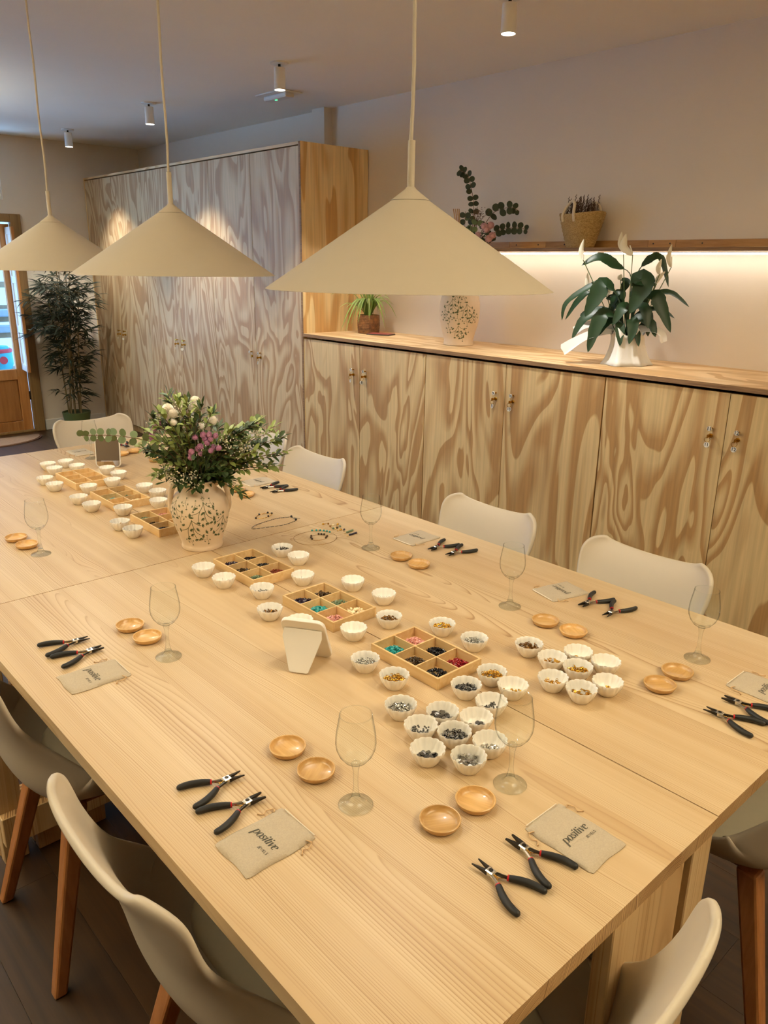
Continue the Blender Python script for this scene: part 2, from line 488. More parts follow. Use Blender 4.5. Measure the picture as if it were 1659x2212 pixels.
# ------------------------------------------------------------------ the room
XR, XL, YE, YB, ZC = 3.783, -2.3, 7.826, -1.5, 2.64
fl = struct('floor', MB().box(((XL+XR)/2, (YB+YE)/2+0.08, -0.04), (XR-XL, YE-YB+0.16, 0.06)), M_FLOORW)
rnd = random.Random(4)
pw, plen = 0.2, 1.35
plank_me = [to_mesh('plank', MB().box((0, 0, -0.005), (pw-0.0005, l-0.0005, 0.01), 0.0003), M_FLOORW, False) for l in (plen, plen*0.5)]
i = 0
x = XL + pw/2
while x < XR:
    y = YB + (0.675 if i % 2 else 0.0)
    if i % 2: put('plank', plank_me[1], fl, (x, YB+0.3375, 0))
    while y + plen <= YE + 0.01:
        put('plank', plank_me[0], fl, (x, y+plen/2, 0)); y += plen
    if YE-y > 0.03: put('plank', to_mesh('plank', MB().box((0, 0, -0.005), (pw-0.0005, YE-y-0.0005, 0.01), 0.0003), M_FLOORW, False), fl, (x, (y+YE)/2, 0))
    x += pw; i += 1

struct('ceiling', MB().box(((XL+XR)/2, (YB+YE)/2, ZC+0.05), (XR-XL+0.3, YE-YB+0.3, 0.1)), M_CEIL)
struct('wall_right', MB().box((XR+0.06, (YB+YE)/2, ZC/2), (0.12, YE-YB+0.3, ZC)), M_WALL)
struct('wall_left', MB().box((XL-0.06, (YB+YE)/2, ZC/2), (0.12, YE-YB+0.3, ZC)), M_WALLD)
struct('wall_back', MB().box(((XL+XR)/2, YB-0.06, ZC/2), (XR-XL, 0.12, ZC)), M_WALLD)
# end wall, opened for a door, the light above it and a shop window
xs = [XL, -1.7, 1.25, 1.62, 2.462, 2.5, XR]
zs = [-0.06, 0.85, 1.935, 2.105, 2.5, ZC]
mb = MB()
for a in range(len(xs)-1):
    for c in range(len(zs)-1):
        x0, x1, z0, z1 = xs[a], xs[a+1], zs[c], zs[c+1]
        xm, zm = (x0+x1)/2, (z0+z1)/2
        if 1.62 < xm < 2.5 and zm < 1.935: continue
        if 1.62 < xm < 2.462 and 2.105 < zm < 2.5: continue
        if -1.7 < xm < 1.25 and 0.85 < zm < 2.5: continue
        mb.box((xm, YE+0.08, zm), (x1-x0, 0.16, z1-z0))
struct('wall_end', mb, M_WALL)
struct('trim_1', MB().box((XR-0.035, 4.83, ZC/2), (0.07, 0.14, ZC)), M_WALL)     # pilaster behind the wardrobe
struct('baseboard_end', MB().box(((2.592+3.2)/2, YE-0.008, 0.05), (3.2-2.592, 0.016, 0.1), 0.003), M_WHITE)
# window above the door and shop window, white frames and panes
def window(name, x0, x1, z0, z1, bars=0):
    e = bpy.data.objects.new(name, None); COL.objects.link(e); e.location = ((x0+x1)/2, YE+0.05, (z0+z1)/2); e['kind'] = 'structure'
    W, H = x1-x0, z1-z0; f = 0.05
    m = MB()
    m.box((0, 0, H/2-f/2), (W, 0.06, f), 0.004).box((0, 0, -H/2+f/2), (W, 0.06, f), 0.004)
    m.box((-W/2+f/2, 0, 0), (f, 0.06, H-2*f), 0.004).box((W/2-f/2, 0, 0), (f, 0.06, H-2*f), 0.004)
    obj('window_frame', m, M_WHITE, e, smooth=False)
    for k in range(bars):
        obj('mullion', MB().box((-W/2+W*(k+1)/(bars+1), 0, 0), (0.05, 0.05, H-2*f), 0.004), M_WHITE, e, smooth=False)
    obj('pane', MB().box((0, 0, 0), (W-2*f, 0.006, H-2*f)), M_PANE, e, smooth=False)
window('window_1', 1.62, 2.462, 2.105, 2.5)
window('window_2', -1.7, 1.25, 0.85, 2.5, 2)

# door with glazed upper half and a folded shutter
d1 = bpy.data.objects.new('door_1', None); COL.objects.link(d1); d1.location = (2.06, YE, 0); d1['kind'] = 'structure'
cs = MB()
for sx in (-1, 1): cs.box((sx*0.479 + (0.0 if sx > 0 else 0), -0.012, 0.993), (0.09, 0.05, 1.986), 0.004)
obj('casing_post', MB().box((0.475, -0.012, 0.993), (0.095, 0.05, 1.986), 0.004), M_CASING, d1, smooth=False)
obj('casing_post', MB().box((-0.475, -0.012, 0.993), (0.095, 0.05, 1.986), 0.004), M_CASING, d1, smooth=False)
obj('casing_head', MB().box((0, -0.012, 1.951), (0.855, 0.05, 0.07), 0.004), M_CASING, d1, smooth=False)
for sx in (-1, 1):
    obj('stile', MB().box((sx*0.38, 0.03, 0.955), (0.09, 0.045, 1.89), 0.004), M_DOORW, d1, smooth=False)
for z, h in ((0.06, 0.10), (0.555, 0.10), (1.85, 0.10)):
    obj('rail', MB().box((0, 0.03, z), (0.67, 0.045, h), 0.004), M_DOORW, d1, smooth=False)
obj('threshold', MB().box((0, 0.03, 0.010), (0.86, 0.10, 0.020), 0.003), M_CASING, d1, smooth=False)
obj('lower_panel', MB().box((0, 0.035, 0.31), (0.67, 0.02, 0.4), 0.006), M_DOORW, d1, smooth=False)
obj('pane', MB().box((0, 0.03, 1.2), (0.67, 0.006, 1.2)), M_PANE, d1, smooth=False)
for z in (0.35, 1.5):
    obj('hinge', MB().lathe([(0.0, -0.04), (0.008, -0.04), (0.008, 0.04), (0.0, 0.04)], 10, (0.424, -0.005, z)), M_DSTEEL, d1)
sh = MB()
sw, s0, s1 = 0.26, 0.60, 1.87
sh.box((sw/2, 0, s0+0.03), (sw, 0.024, 0.06), 0.002).box((sw/2, 0, s1-0.03), (sw, 0.024, 0.06), 0.002)
for z in (0.98, 1.42): sh.box((sw/2, 0, z), (sw, 0.024, 0.06), 0.002)
sh.box((0.025, 0, (s0+s1)/2), (0.05, 0.024, s1-s0), 0.002)
for a, b2 in ((0.66, 0.95), (1.01, 1.39), (1.45, 1.81)): sh.box((sw/2, 0.003, (a+b2)/2), (sw-0.08, 0.008, b2-a+0.02))
shu = obj('shutter', sh, M_WHITE, d1, (0.39, -0.01, 0), (0, 0, R(-96)), smooth=False)
obj('shutter_stile', MB().box((sw-0.02, 0, (s0+s1)/2), (0.05, 0.0245, s1-s0+0.002), 0.002), M_DOORW, shu, smooth=False)

# street outside the door
struct('pavement', MB().box((1.0, 10.5, -0.06), (9, 5.0, 0.1)), M_PAVE)
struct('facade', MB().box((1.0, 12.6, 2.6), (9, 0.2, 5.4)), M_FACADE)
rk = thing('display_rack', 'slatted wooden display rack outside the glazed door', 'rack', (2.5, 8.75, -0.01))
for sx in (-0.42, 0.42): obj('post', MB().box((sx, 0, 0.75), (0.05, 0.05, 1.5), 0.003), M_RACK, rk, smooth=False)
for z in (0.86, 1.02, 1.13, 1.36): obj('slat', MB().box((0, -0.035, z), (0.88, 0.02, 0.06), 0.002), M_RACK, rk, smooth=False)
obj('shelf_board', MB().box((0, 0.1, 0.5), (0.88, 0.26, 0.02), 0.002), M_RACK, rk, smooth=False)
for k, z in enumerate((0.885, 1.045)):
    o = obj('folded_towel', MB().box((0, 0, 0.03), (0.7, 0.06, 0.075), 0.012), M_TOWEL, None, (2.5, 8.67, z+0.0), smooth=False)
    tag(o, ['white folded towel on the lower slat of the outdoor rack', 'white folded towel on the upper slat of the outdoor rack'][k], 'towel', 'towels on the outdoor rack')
mb = MB()
for a in range(9):
    for c in range(7):
        mb.V.append((-0.07+0.14*a/8*(0.75+0.25*c/6) , 0.012*sin(a*1.9)+0.004*c, -0.19*c/6))
for a in range(8):
    for c in range(6): mb.F.append((a*7+c, (a+1)*7+c, (a+1)*7+c+1, a*7+c+1))
o = obj('hanging_cloth', mb, M_ORANGE, None, (2.5, 8.68, 1.365)); md = o.modifiers.new('t', 'SOLIDIFY'); md.thickness = 0.006
tag(o, 'apricot cloth hanging on the rack outside the door', 'cloth')
bagt = thing('tote_bag', 'teal and red fabric bag on low board of outdoor rack', 'bag', (2.5, 8.82, 0.50))
obj('body', MB().lathe([(0.0, 0.0), (0.15, 0.0), (0.17, 0.05), (0.165, 0.18), (0.13, 0.23), (0.0, 0.235)], 20), M_TEAL, bagt)
obj('red_band', MB().lathe([(0.166, 0.17), (0.171, 0.175), (0.171, 0.2), (0.15, 0.21)], 20, close=False), M_REDF, bagt)
obj('patch', MB().lathe([(0.0, 0), (0.04, 0.0), (0.04, 0.01), (0.0, 0.01)], 14, M=Matrix.Translation((0.03, -0.165, 0.1)) @ Matrix.Rotation(R(90), 4, 'X')), M_REDF, bagt)

mat = thing('doormat', 'brown half-round doormat before the wooden door', 'doormat', (2.0, 7.62, 0.0))
def half(r, z0, z1):
    n = 28; m = MB()
    ring = [(r*1.0*cos(pi+pi*i/n), 0.72*r*sin(pi+pi*i/n)) for i in range(n+1)]
    m.V = [(a, b, z) for z in (z0, z1) for a, b in ring]
    k = n+1
    m.F = [tuple(range(k)), tuple(range(k, 2*k))] + [(i, (i+1) % k, k+(i+1) % k, k+i) for i in range(k)]
    return m
obj('border', half(0.47, 0.0, 0.008), M_MATE, mat, smooth=False)
obj('pile', half(0.445, 0.006, 0.014), M_MAT, mat, (0, -0.01, 0), smooth=False)

# ------------------------------------------------------------------ lamps
def pendant():
    t = thing('pendant_lamp', 'x', 'lamp', group='cone pendant lamps over the table')
    obj('shade', MB().lathe([(0.037, 0.1655), (0.285, 0.0)], 96, close=False), M_SHADE, t)
    obj('shade_lining', MB().lathe([(0.002, 0.167), (0.037, 0.162), (0.2835, -0.0005), (0.285, 0.0)], 96, close=False), M_LAMPIN, t)
    obj('cap', MB().lathe([(0.0375, 0.166), (0.036, 0.1675), (0.011, 0.186), (0.008, 0.190), (0.0, 0.191)], 40), M_SHADE, t)
    obj('rod', MB().lathe([(0.0, 0.18), (0.007, 0.18), (0.007, 0.272), (0.0, 0.274)], 16), M_SHADE, t)
    pts = [(0.002*sin(k*1.3), 0.002*cos(k), 0.27+(ZC-1.552-0.29)*k/12) for k in range(13)]
    obj('cord', MB().tube(pts, 0.0035, 8), M_SHADE, t)
    obj('ceiling_rose', MB().lathe([(0.0, ZC-1.552), (0.05, ZC-1.552), (0.05, ZC-1.552-0.022), (0.0, ZC-1.552-0.024)], 28), M_WHITE, t)
    obj('lamp_holder', MB().lathe([(0.0, 0.16), (0.02, 0.158), (0.02, 0.075), (0.0, 0.073)], 16), M_WHITE, t)
    obj('bulb', MB().sphere((0, 0, 0.078), 0.034, 20, 12), M_BULB, t)
    return t
PL = [(1.12, 1.167, 1.552, 'large cream cone pendant lamp in front of the low cupboards'),
      (1.12, 2.138, 1.563, 'cream cone pendant lamp hanging in the middle of the three'),
      (1.12, 3.062, 1.563, 'cream cone pendant lamp cut by the left picture edge')]
def pendant_light(t):
    d = bpy.data.lights.new('lamp_light', 'POINT'); d.energy = PENDANT_W; d.color = WARM; d.shadow_soft_size = 0.026
    o = bpy.data.objects.new('lamp_light', d); COL.objects.link(o); o.location = (0, 0, 0.012); o.parent = t
p0 = None
for (x, y, pz, lab) in PL:
    if p0 is None:
        p0 = pendant(); p0.location = (x, y, pz); p0['label'] = lab; t = p0
    else: t = dup(p0, None, (x, y, pz), None, lab)
for t in [o for o in COL.objects if o.name.startswith('pendant_lamp')]: pendant_light(t)

def spot():
    t = thing('ceiling_spotlight', 'x', 'spotlight', group='white cylinder spotlights on the ceiling')
    obj('canopy', MB().lathe([(0.0, 0), (0.05, 0), (0.05, -0.008), (0.0, -0.009)], 28), M_WHITE, t)
    obj('joint', MB().lathe([(0.0, -0.008), (0.007, -0.008), (0.007, -0.03), (0.0, -0.03)], 12), M_DSTEEL, t)
    obj('cylinder', MB().lathe([(0.0, -0.026), (0.029, -0.026), (0.030, -0.028), (0.032, -0.135), (0.029, -0.135), (0.028, -0.125), (0.0, -0.124)], 32), M_WHITE, t)
    obj('lens', MB().lathe([(0.0, -0.1255), (0.0275, -0.1255), (0.0275, -0.1295), (0.0, -0.131)], 24), M_SPOTLENS, t)
    return t
SPOTS = [(2.80, 2.36, 'white cylinder ceiling spotlight cut by the top picture edge'),
         (2.767, 3.94, 'white cylinder ceiling spotlight beside the emergency light'),
         (2.78, 5.53, 'white cylinder ceiling spotlight second from the end wall'),
         (2.82, 7.10, 'white cylinder ceiling spotlight closest to the end wall')]
s0 = None
def spot_light(x, y, z):
    d = bpy.data.lights.new('spot_beam', 'SPOT'); d.energy = SPOT_W; d.color = NEUTRAL
    d.spot_size = R(84); d.spot_blend = 0.55; d.shadow_soft_size = 0.028
    o = bpy.data.objects.new('spot_beam', d); COL.objects.link(o); o.location = (x, y, z-0.14)
for (x, y, lab) in SPOTS:
    if s0 is None:
        s0 = spot(); s0.location = (x, y, ZC); s0['label'] = lab
    else: dup(s0, None, (x, y, ZC), None, lab)
    spot_light(x, y, ZC)
# unseen floor lamps added as fill, to brighten the ceiling and walls
for k, (x, y, tw_) in enumerate(((-1.4, 1.8, 150), (-0.9, 3.7, 150), (0.5, 6.2, 70), (1.7, -1.1, 210))):
    t = thing('added_fill_lamp', 'added unseen fill lamp ' + ('on the open floor left of the photographer', 'on the open floor toward the windows', 'by the shop window', 'by the back wall')[k], 'lamp', (x, y, 0), 0, 'added fill lamps lighting the ceiling')
    obj('base', MB().lathe([(0, 0), (0.14, 0), (0.14, 0.015), (0.02, 0.025), (0, 0.025)], 28), M_WHITE, t)
    obj('pole', MB().lathe([(0, 0.02), (0.012, 0.02), (0.012, 1.72), (0, 1.72)], 14), M_WHITE, t)
    obj('reflector', MB().lathe([(0.012, 1.70), (0.06, 1.72), (0.15, 1.80), (0.152, 1.80), (0.06, 1.715), (0.012, 1.69)], 32, close=False), M_WHITE, t)
    d = bpy.data.lights.new('fill_uplight', 'SPOT'); d.energy = FILL_W*tw_; d.color = FILL_C; d.spot_size = R(140); d.spot_blend = 0.6; d.shadow_soft_size = 0.05
    o = bpy.data.objects.new('fill_uplight', d); COL.objects.link(o); o.location = (0, 0, 1.79); o.rotation_euler = (pi, 0, 0); o.parent = t

ex = thing('emergency_light', 'flat white emergency light with a green indicator on the ceiling', 'emergency light', (3.24, 4.63, ZC), R(0))
obj('base_plate', MB().box((0, 0, -0.004), (0.17, 0.30, 0.008), 0.003), M_WHITE, ex, smooth=False)
obj('housing', MB().box((0, 0, -0.02), (0.07, 0.25, 0.026), 0.006), M_WHITE, ex, smooth=False)
obj('indicator', MB().sphere((-0.005, 0.02, -0.034), 0.008, 12, 6, (1, 1.6, 0.5)), M_GREENLED, ex)

# ------------------------------------------------------------------ cupboards
FX = 3.207
DIGITS = {}
def digit_mesh(txt, mat):
    if txt not in DIGITS:
        c = bpy.data.curves.new('digit', 'FONT'); c.body = txt; c.size = 0.021; c.align_x = 'CENTER'; c.align_y = 'CENTER'
        c.extrude = 0.0002; c.offset = 0.0003
        tmp = bpy.data.objects.new('digit', c); COL.objects.link(tmp)
        bpy.context.view_layer.update()
        me = bpy.data.meshes.new_from_object(tmp.evaluated_get(bpy.context.evaluated_depsgraph_get()))
        bpy.data.objects.remove(tmp); bpy.data.curves.remove(c)
        me.materials.clear(); me.materials.append(mat); DIGITS[txt] = me
    return DIGITS[txt]
FACE = Matrix(((0, 0, -1, 0), (-1, 0, 0, 0), (0, 1, 0, 0), (0, 0, 0, 1)))   # text plane facing the room
XROT = Matrix.Rotation(R(-90), 4, 'Y')
def cyl_x(r, x0, x1, y, z, n=18):
    return MB().lathe([(0.0, 0.0), (r*0.9, 0.0), (r, 0.002), (r, abs(x1-x0)-0.001), (r*0.92, abs(x1-x0)), (0, abs(x1-x0))], n,
                      M=Matrix.Translation((x0, y, z)) @ XROT)
RING = MB().tube([(0, 0.011*cos(2*pi*i/20), 0.011*sin(2*pi*i/20)) for i in range(20)], 0.0011, 6, closed=True)
ring_me = to_mesh('key_ring', RING, M_BRASS)
tag_me = to_mesh('key_tag', MB().lathe([(0, -0.0012), (0.0115, -0.0012), (0.0125, 0), (0.0115, 0.0012), (0, 0.0012)], 22, M=XROT), M_DISC)
def fittings(door, y, z, num, key, rs):
    """number pin, lock, key ring and tag, all in the door's own frame (front face at x=0)"""
    obj('number_pin', cyl_x(0.0042, 0.0, -0.022, y, z), M_BRASS, door)
    obj('number_disc', cyl_x(0.0105, -0.022, -0.026, y, z, 24), M_DISC if num else M_BRASS, door)
    if num: put('number', digit_mesh(num, M_DIGIT), door, M=Matrix.Translation((-0.0264, y, z)) @ FACE)
    obj('lock', cyl_x(0.0095, 0.0, -0.007, y, z-0.032), M_BRASS, door)
    if key:
        ang = rs.uniform(-0.7, 0.7)
        obj('key', MB().box((-0.018, y, z-0.032), (0.024, 0.003, 0.010), 0.001).box((-0.032, y, z-0.032), (0.010, 0.003, 0.016), 0.001), M_BRASS, door, smooth=False)
        put('key_ring', ring_me, door, (-0.031, y, z-0.046), (0, 0, ang+0.6))
        tg = put('key_tag', tag_me, door, (-0.030, y+0.004*ang, z-0.068), (0, 0.1, ang))
        if num:
            ty, tx = y+0.004*ang, -0.030
            Mt = Matrix.Translation((tx, ty, z-0.068)) @ Matrix.Rotation(ang, 4, 'Z') @ Matrix.Translation((-0.0016, 0, 0)) @ FACE
            put('tag_number', digit_mesh(num, M_DIGIT), door, M=Mt)
rk_ = random.Random(8)
wd = thing('wardrobe', 'tall plywood wardrobe with six doors along the right wall', 'wardrobe', (FX, 4.36, 0))
WL = YE - 4.36 - 0.01
obj('side_panel', MB().box((0.285, 0.010, 1.168), (0.57, 0.02, 2.336), 0.001), M_PLYGOLD, wd, (0, 0, 0), smooth=False)
obj('edge_band', MB().box((-0.0005, 0.010, 1.168), (0.003, 0.019, 2.334)), M_PLYEDGE, wd, smooth=False)
obj('side_panel', MB().box((0.285, WL-0.01, 1.168), (0.57, 0.02, 2.336), 0.001), M_PLYGOLD, wd, smooth=False)
obj('top_panel', MB().box((0.285, WL/2, 2.327), (0.57, WL-0.04, 0.018), 0.001), M_PLYTOP, wd, smooth=False)
obj('back_panel', MB().box((0.56, WL/2, 1.16), (0.01, WL-0.04, 2.3)), M_PLY, wd, smooth=False)
obj('plinth', MB().box((0.05, WL/2, 0.035), (0.02, WL-0.04, 0.07)), M_PLY, wd, smooth=False)
dw = (WL-0.04)/6
nums = ['6', '5', '4', '3', '2', '1']
for k in range(6):
    y0 = 0.02 + dw*k
    dr = obj('door', MB().box((0.009, 0, 0), (0.018, dw-0.003, 2.235), 0.0012), M_PLYW, wd, (0.0, y0+dw/2, 0.075+2.235/2), smooth=False)
    s = 1 if k % 2 == 0 else -1
    fittings(dr, s*(dw/2-0.058), 0.966-(0.075+2.235/2), None if k > 1 else nums[k], k in (0, 2, 3, 5, 4), rk_)
WZ0 = 1.123
LOW = [(4.355, 3.188, '7', '8', 'low plywood cupboard next to the wardrobe, numbers seven and eight'),
       (3.185, 2.003, '9', '10', 'low plywood cupboard numbered nine and ten, behind the middle chair'),
       (2.000, 0.820, '11', '12', 'low plywood cupboard numbered eleven and twelve, cut by the picture edge')]
for (ya, yb, na, nb, lab) in LOW:
    t = thing('low_cupboard', lab, 'cupboard', (FX, yb, 0), 0, 'low cupboards under the long worktop')
    L = ya-yb
    for yy in (0.009, L-0.009): obj('side_panel', MB().box((0.297, yy, 0.55), (0.555, 0.018, 1.1)), M_PLY, t, smooth=False)
    obj('bottom_panel', MB().box((0.297, L/2, 0.08), (0.55, L-0.036, 0.018)), M_PLY, t, smooth=False)
    obj('back_panel', MB().box((0.565, L/2, 0.56), (0.01, L-0.036, 1.0)), M_PLY, t, smooth=False)
    obj('plinth', MB().box((0.05, L/2, 0.035), (0.02, L-0.036, 0.07)), M_PLY, t, smooth=False)
    obj('top_rail', MB().box((0.06, L/2, 1.09), (0.06, L-0.036, 0.018)), M_PLYEDGE, t, smooth=False)
    h = 1.04
    for q, n in ((1, na), (0, nb)):
        yc = L*0.75 if q else L*0.25
        dr = obj('door', MB().box((0.009, 0, 0), (0.018, L/2-0.003, h), 0.0012), M_PLY, t, (0, yc, 0.07+h/2), smooth=False)
        fittings(dr, (-1 if q else 1)*(L/4-0.058), 0.957-(0.07+h/2), n, True, rk_)
wt = thing('worktop', 'long plywood worktop lying over the low cupboards', 'worktop', (FX-0.006, 0.6, WZ0))
obj('board', MB().box((0.29, (4.355-0.6)/2, 0.011), (0.578, 4.355-0.6, 0.022), 0.001), M_PLYTOP, wt, smooth=False)
obj('front_edge', MB().box((-0.0006, (4.355-0.6)/2, 0.011), (0.003, 4.355-0.602, 0.0205)), M_PLYEDGE, wt, smooth=False)

shf = thing('wall_shelf', 'plywood wall shelf above the worktop carrying the basket', 'shelf', (3.583, 0.6, 1.675))
obj('board', MB().box((0.1, 1.876, 0.010), (0.2, 3.75, 0.018), 0.001), M_PLYTOP, shf, smooth=False)
obj('front_edge', MB().box((-0.0006, 1.876, 0.010), (0.003, 3.748, 0.0165)), M_PLYEDGE, shf, smooth=False)
seams = [0.0, 0.75, 1.43, 1.58, 2.21, 2.47, 3.75]
for a, b2 in zip(seams[:-1], seams[1:]):
    r_ = obj('back_rail', MB().box((0.185, 0, 0.0385), (0.026, b2-a-0.002, 0.037), 0.001), M_RAIL, shf, (0, (a+b2)/2, 0), smooth=False)
    for q in (-0.3, 0.3):
        obj('screw', MB().lathe([(0, 0), (0.004, 0), (0.004, 0.001), (0, 0.0012)], 10, M=Matrix.Translation((0.172, q*(b2-a), 0.04)) @ XROT), M_DSTEEL, r_)
ls = thing('light_strip', 'white glowing light strip under the wall shelf', 'light strip', (3.70, 0.6, 1.6735))
obj('profile', MB().box((0, 1.876, -0.001), (0.018, 3.74, 0.004)), M_WHITE, ls, smooth=False)
obj('diffuser', MB().box((0, 1.876, -0.0065), (0.014, 3.73, 0.007), 0.002), M_STRIP, ls, smooth=False)

# ------------------------------------------------------------------ tables
TX0, TX1, TXM, TY0, TY1, TYM = 0.407, 1.838, 1.1185, 0.409, 3.685, 2.022
TZ = 0.75
def table(lab, x0, x1, y0, y1, boards, rails):
    t = thing('table', lab, 'table', ((x0+x1)/2, (y0+y1)/2, 0), 0, 'four pine tables pushed together')
    W, L = x1-x0, y1-y0; n = 6; bw = W/n
    me = to_mesh('plank', MB().box((0, 0, 0), (bw, L, 0.028), 0.0), M_PINE, False)
    for k in range(n): put('plank', me, t, (-W/2+bw*(k+0.5), 0, TZ-0.014))
    # trestle boards at both ends
    for e, bs in zip((-1, 1), boards):
        ye = e*(L/2-0.018)
        for (xa, xb) in bs:
            wb = xb-xa; xa -= W/2; xb -= W/2
            obj('leg_board', MB().box((0, 0, (TZ-0.028)/2), (wb, 0.03, TZ-0.030), 0.002), M_PINEX, t, ((xa+xb)/2, ye, 0.0), smooth=False)
        for zz in rails:
            obj('cross_rail', MB().box((0, 0, 0), (W-0.01, 0.028, 0.09), 0.002), M_PINEX, t, (0, ye-e*0.031, zz), smooth=False)
    for sx in (-1, 1):
        obj('side_rail', MB().box((0, 0, 0), (0.022, L-0.16, 0.08), 0.002), M_PINEX, t, (sx*(W/2-0.12), 0, TZ-0.07), smooth=False)
    return t
g = 0.0012
PAIR_L, PAIR_R = [(0.003, 0.068), (0.095, 0.29)], [(0.415, 0.615), (0.643, 0.708)]
table('pine table with the two nearest wine glasses and open floor beside it', TX0, TXM-g, TY0, TYM-g, (PAIR_R, PAIR_L+PAIR_R), (0.12,))
table('pine table closest to the low cupboards, with the gold charm bowls', TXM+g, TX1, TY0+0.001, TYM-g, ([(0.643, 0.713)], PAIR_R), ())
table('pine table toward the end wall on the open floor side', TX0, TXM-g, TYM+g, TY1, (PAIR_L+PAIR_R, PAIR_L), (0.12,))
table('pine table toward the end wall on the cupboard side', TXM+g, TX1, TYM+g, TY1, (PAIR_R, PAIR_R), (0.12,))

# ------------------------------------------------------------------ chairs
def chair():
    t = thing('shell_chair', 'x', 'chair', group='beige shell chairs around the table')
    rows = [(.175, .415, .11, .0), (.167, .438, .155, .004), (.13, .452, .200, .018), (.07, .449, .224, .040), (-.03, .440, .236, .085),
            (-.125, .437, .240, .122), (-.196, .462, .240, .132), (-.230, .520, .230, .122), (-.243, .590, .210, .084),
            (-.258, .660, .190, .036), (-.281, .728, .202, .026), (-.304, .785, .204, .034), (-.319, .812, .182, .030), (-.327, .823, .145, .020)]
    P = catmull([(a, b, c) for a, b, c, d in rows], 2); Ls = catmull([(d, 0, 0) for a, b, c, d in rows], 2)
    nv = 14; V = []; F = []
    k = len(P)
    for i in range(k):
        ty = P[min(i+1, k-1)].x-P[max(i-1, 0)].x; tz = P[min(i+1, k-1)].y-P[max(i-1, 0)].y
        l = sqrt(ty*ty+tz*tz); ny, nz = tz/l, -ty/l       # toward the sitter
        top = max(0, (i-(k-8))/8)
        for j in range(nv+1):
            v = -1+2*j/nv
            li = Ls[i].x*abs(v)**2.2
            V.append((P[i].z*sin(v*pi/2*0.92)/sin(pi/2*0.92), P[i].x+ny*li, P[i].y+nz*li + top*0.012*(abs(v)**1.5-0.4)))
    for i in range(k-1):
        for j in range(nv):
            a = i*(nv+1)+j; F.append((a, a+1, a+nv+2, a+nv+1))
    m = MB(); m.V = V; m.F = F
    o = obj('shell', m, M_SHELL, t, sharp=180)
    md = o.modifiers.new('thick', 'SOLIDIFY'); md.thickness = 0.014; md.offset = 0.0
    md = o.modifiers.new('soft', 'SUBSURF'); md.levels = 1; md.render_levels = 1
    # seat pad
    m = MB(); n = 28
    for i in range(n):
        a = 2*pi*i/n
        cx, cy = abs(cos(a))**0.6*(1 if cos(a) > 0 else -1), abs(sin(a))**0.6*(1 if sin(a) > 0 else -1)
        for (q, z) in ((1.0, 0.0), (1.02, 0.012), (0.96, 0.024), (0.6, 0.03)):
            m.V.append((cx*0.165*q, 0.015+cy*0.145*q, 0.452+z+0.02*abs(cx*q)**2*0.6))
    for i in range(n):
        for j in range(3): a = i*4+j; b2 = ((i+1) % n)*4+j; m.F.append((a, b2, b2+1, a+1))
    m.F.append(tuple(i*4+3 for i in range(n))); m.F.append(tuple(i*4 for i in range(n)))
    obj('seat_cushion', m, M_CUSH, t, sharp=60)
    obj('base_plate', MB().box((0, 0, 0.418), (0.24, 0.24, 0.012), 0.004), M_LEGW, t, smooth=False)
    for sx in (-1, 1):
        for sy in (-1, 1):
            m = MB(); a = Vector((sx*0.115, sy*0.10-0.03, 0.425)); b2 = Vector((sx*0.185, sy*0.20-0.04, 0.0))
            for p, h in ((a, 0.022), (b2, 0.015)):
                for q in ((-1, -1), (1, -1), (1, 1), (-1, 1)): m.V.append((p.x+q[0]*h, p.y+q[1]*h, p.z))
            m.F = [(0, 1, 2, 3), (4, 5, 6, 7)] + [(i, (i+1) % 4, 4+(i+1) % 4, 4+i) for i in range(4)]
            o = obj('leg', m, M_LEGW, t, smooth=False)
            md = o.modifiers.new('b', 'BEVEL'); md.width = 0.006; md.segments = 2
    return t
CH = [(0.612, 0.928, -90, 'beige shell chair standing beside the nearest left table edge, bottom left corner'),
      (0.612, 1.675, -90, 'beige shell chair behind the bottom left one, cut by the picture edge'),
      (0.655, 0.585, 3, 'beige shell chair at the near table end, bottom right'),
      (1.56, 0.580, 0, 'beige shell chair at the near table end, cut by the right picture edge'),
      (1.645, 1.020, 90, 'beige shell chair facing us, backed by cupboard doors eleven and twelve'),
      (1.645, 1.600, 90, 'beige shell chair facing us, in front of cupboard doors nine and ten'),
      (1.645, 2.555, 90, 'beige shell chair facing us, in front of cupboard door seven'),
      (1.74, 3.10, 90, 'beige shell chair mostly hidden behind the flower bouquet'),
      (1.52, 3.60, 180, 'beige shell chair at the far table end near the bamboo pot')]
c0 = None
for (x, y, a, lab) in CH:
    if c0 is None:
        c0 = chair(); c0.location = (x, y, 0); c0.rotation_euler = (0, 0, R(a)); c0['label'] = lab
    else: dup(c0, None, (x, y, 0), R(a), lab)

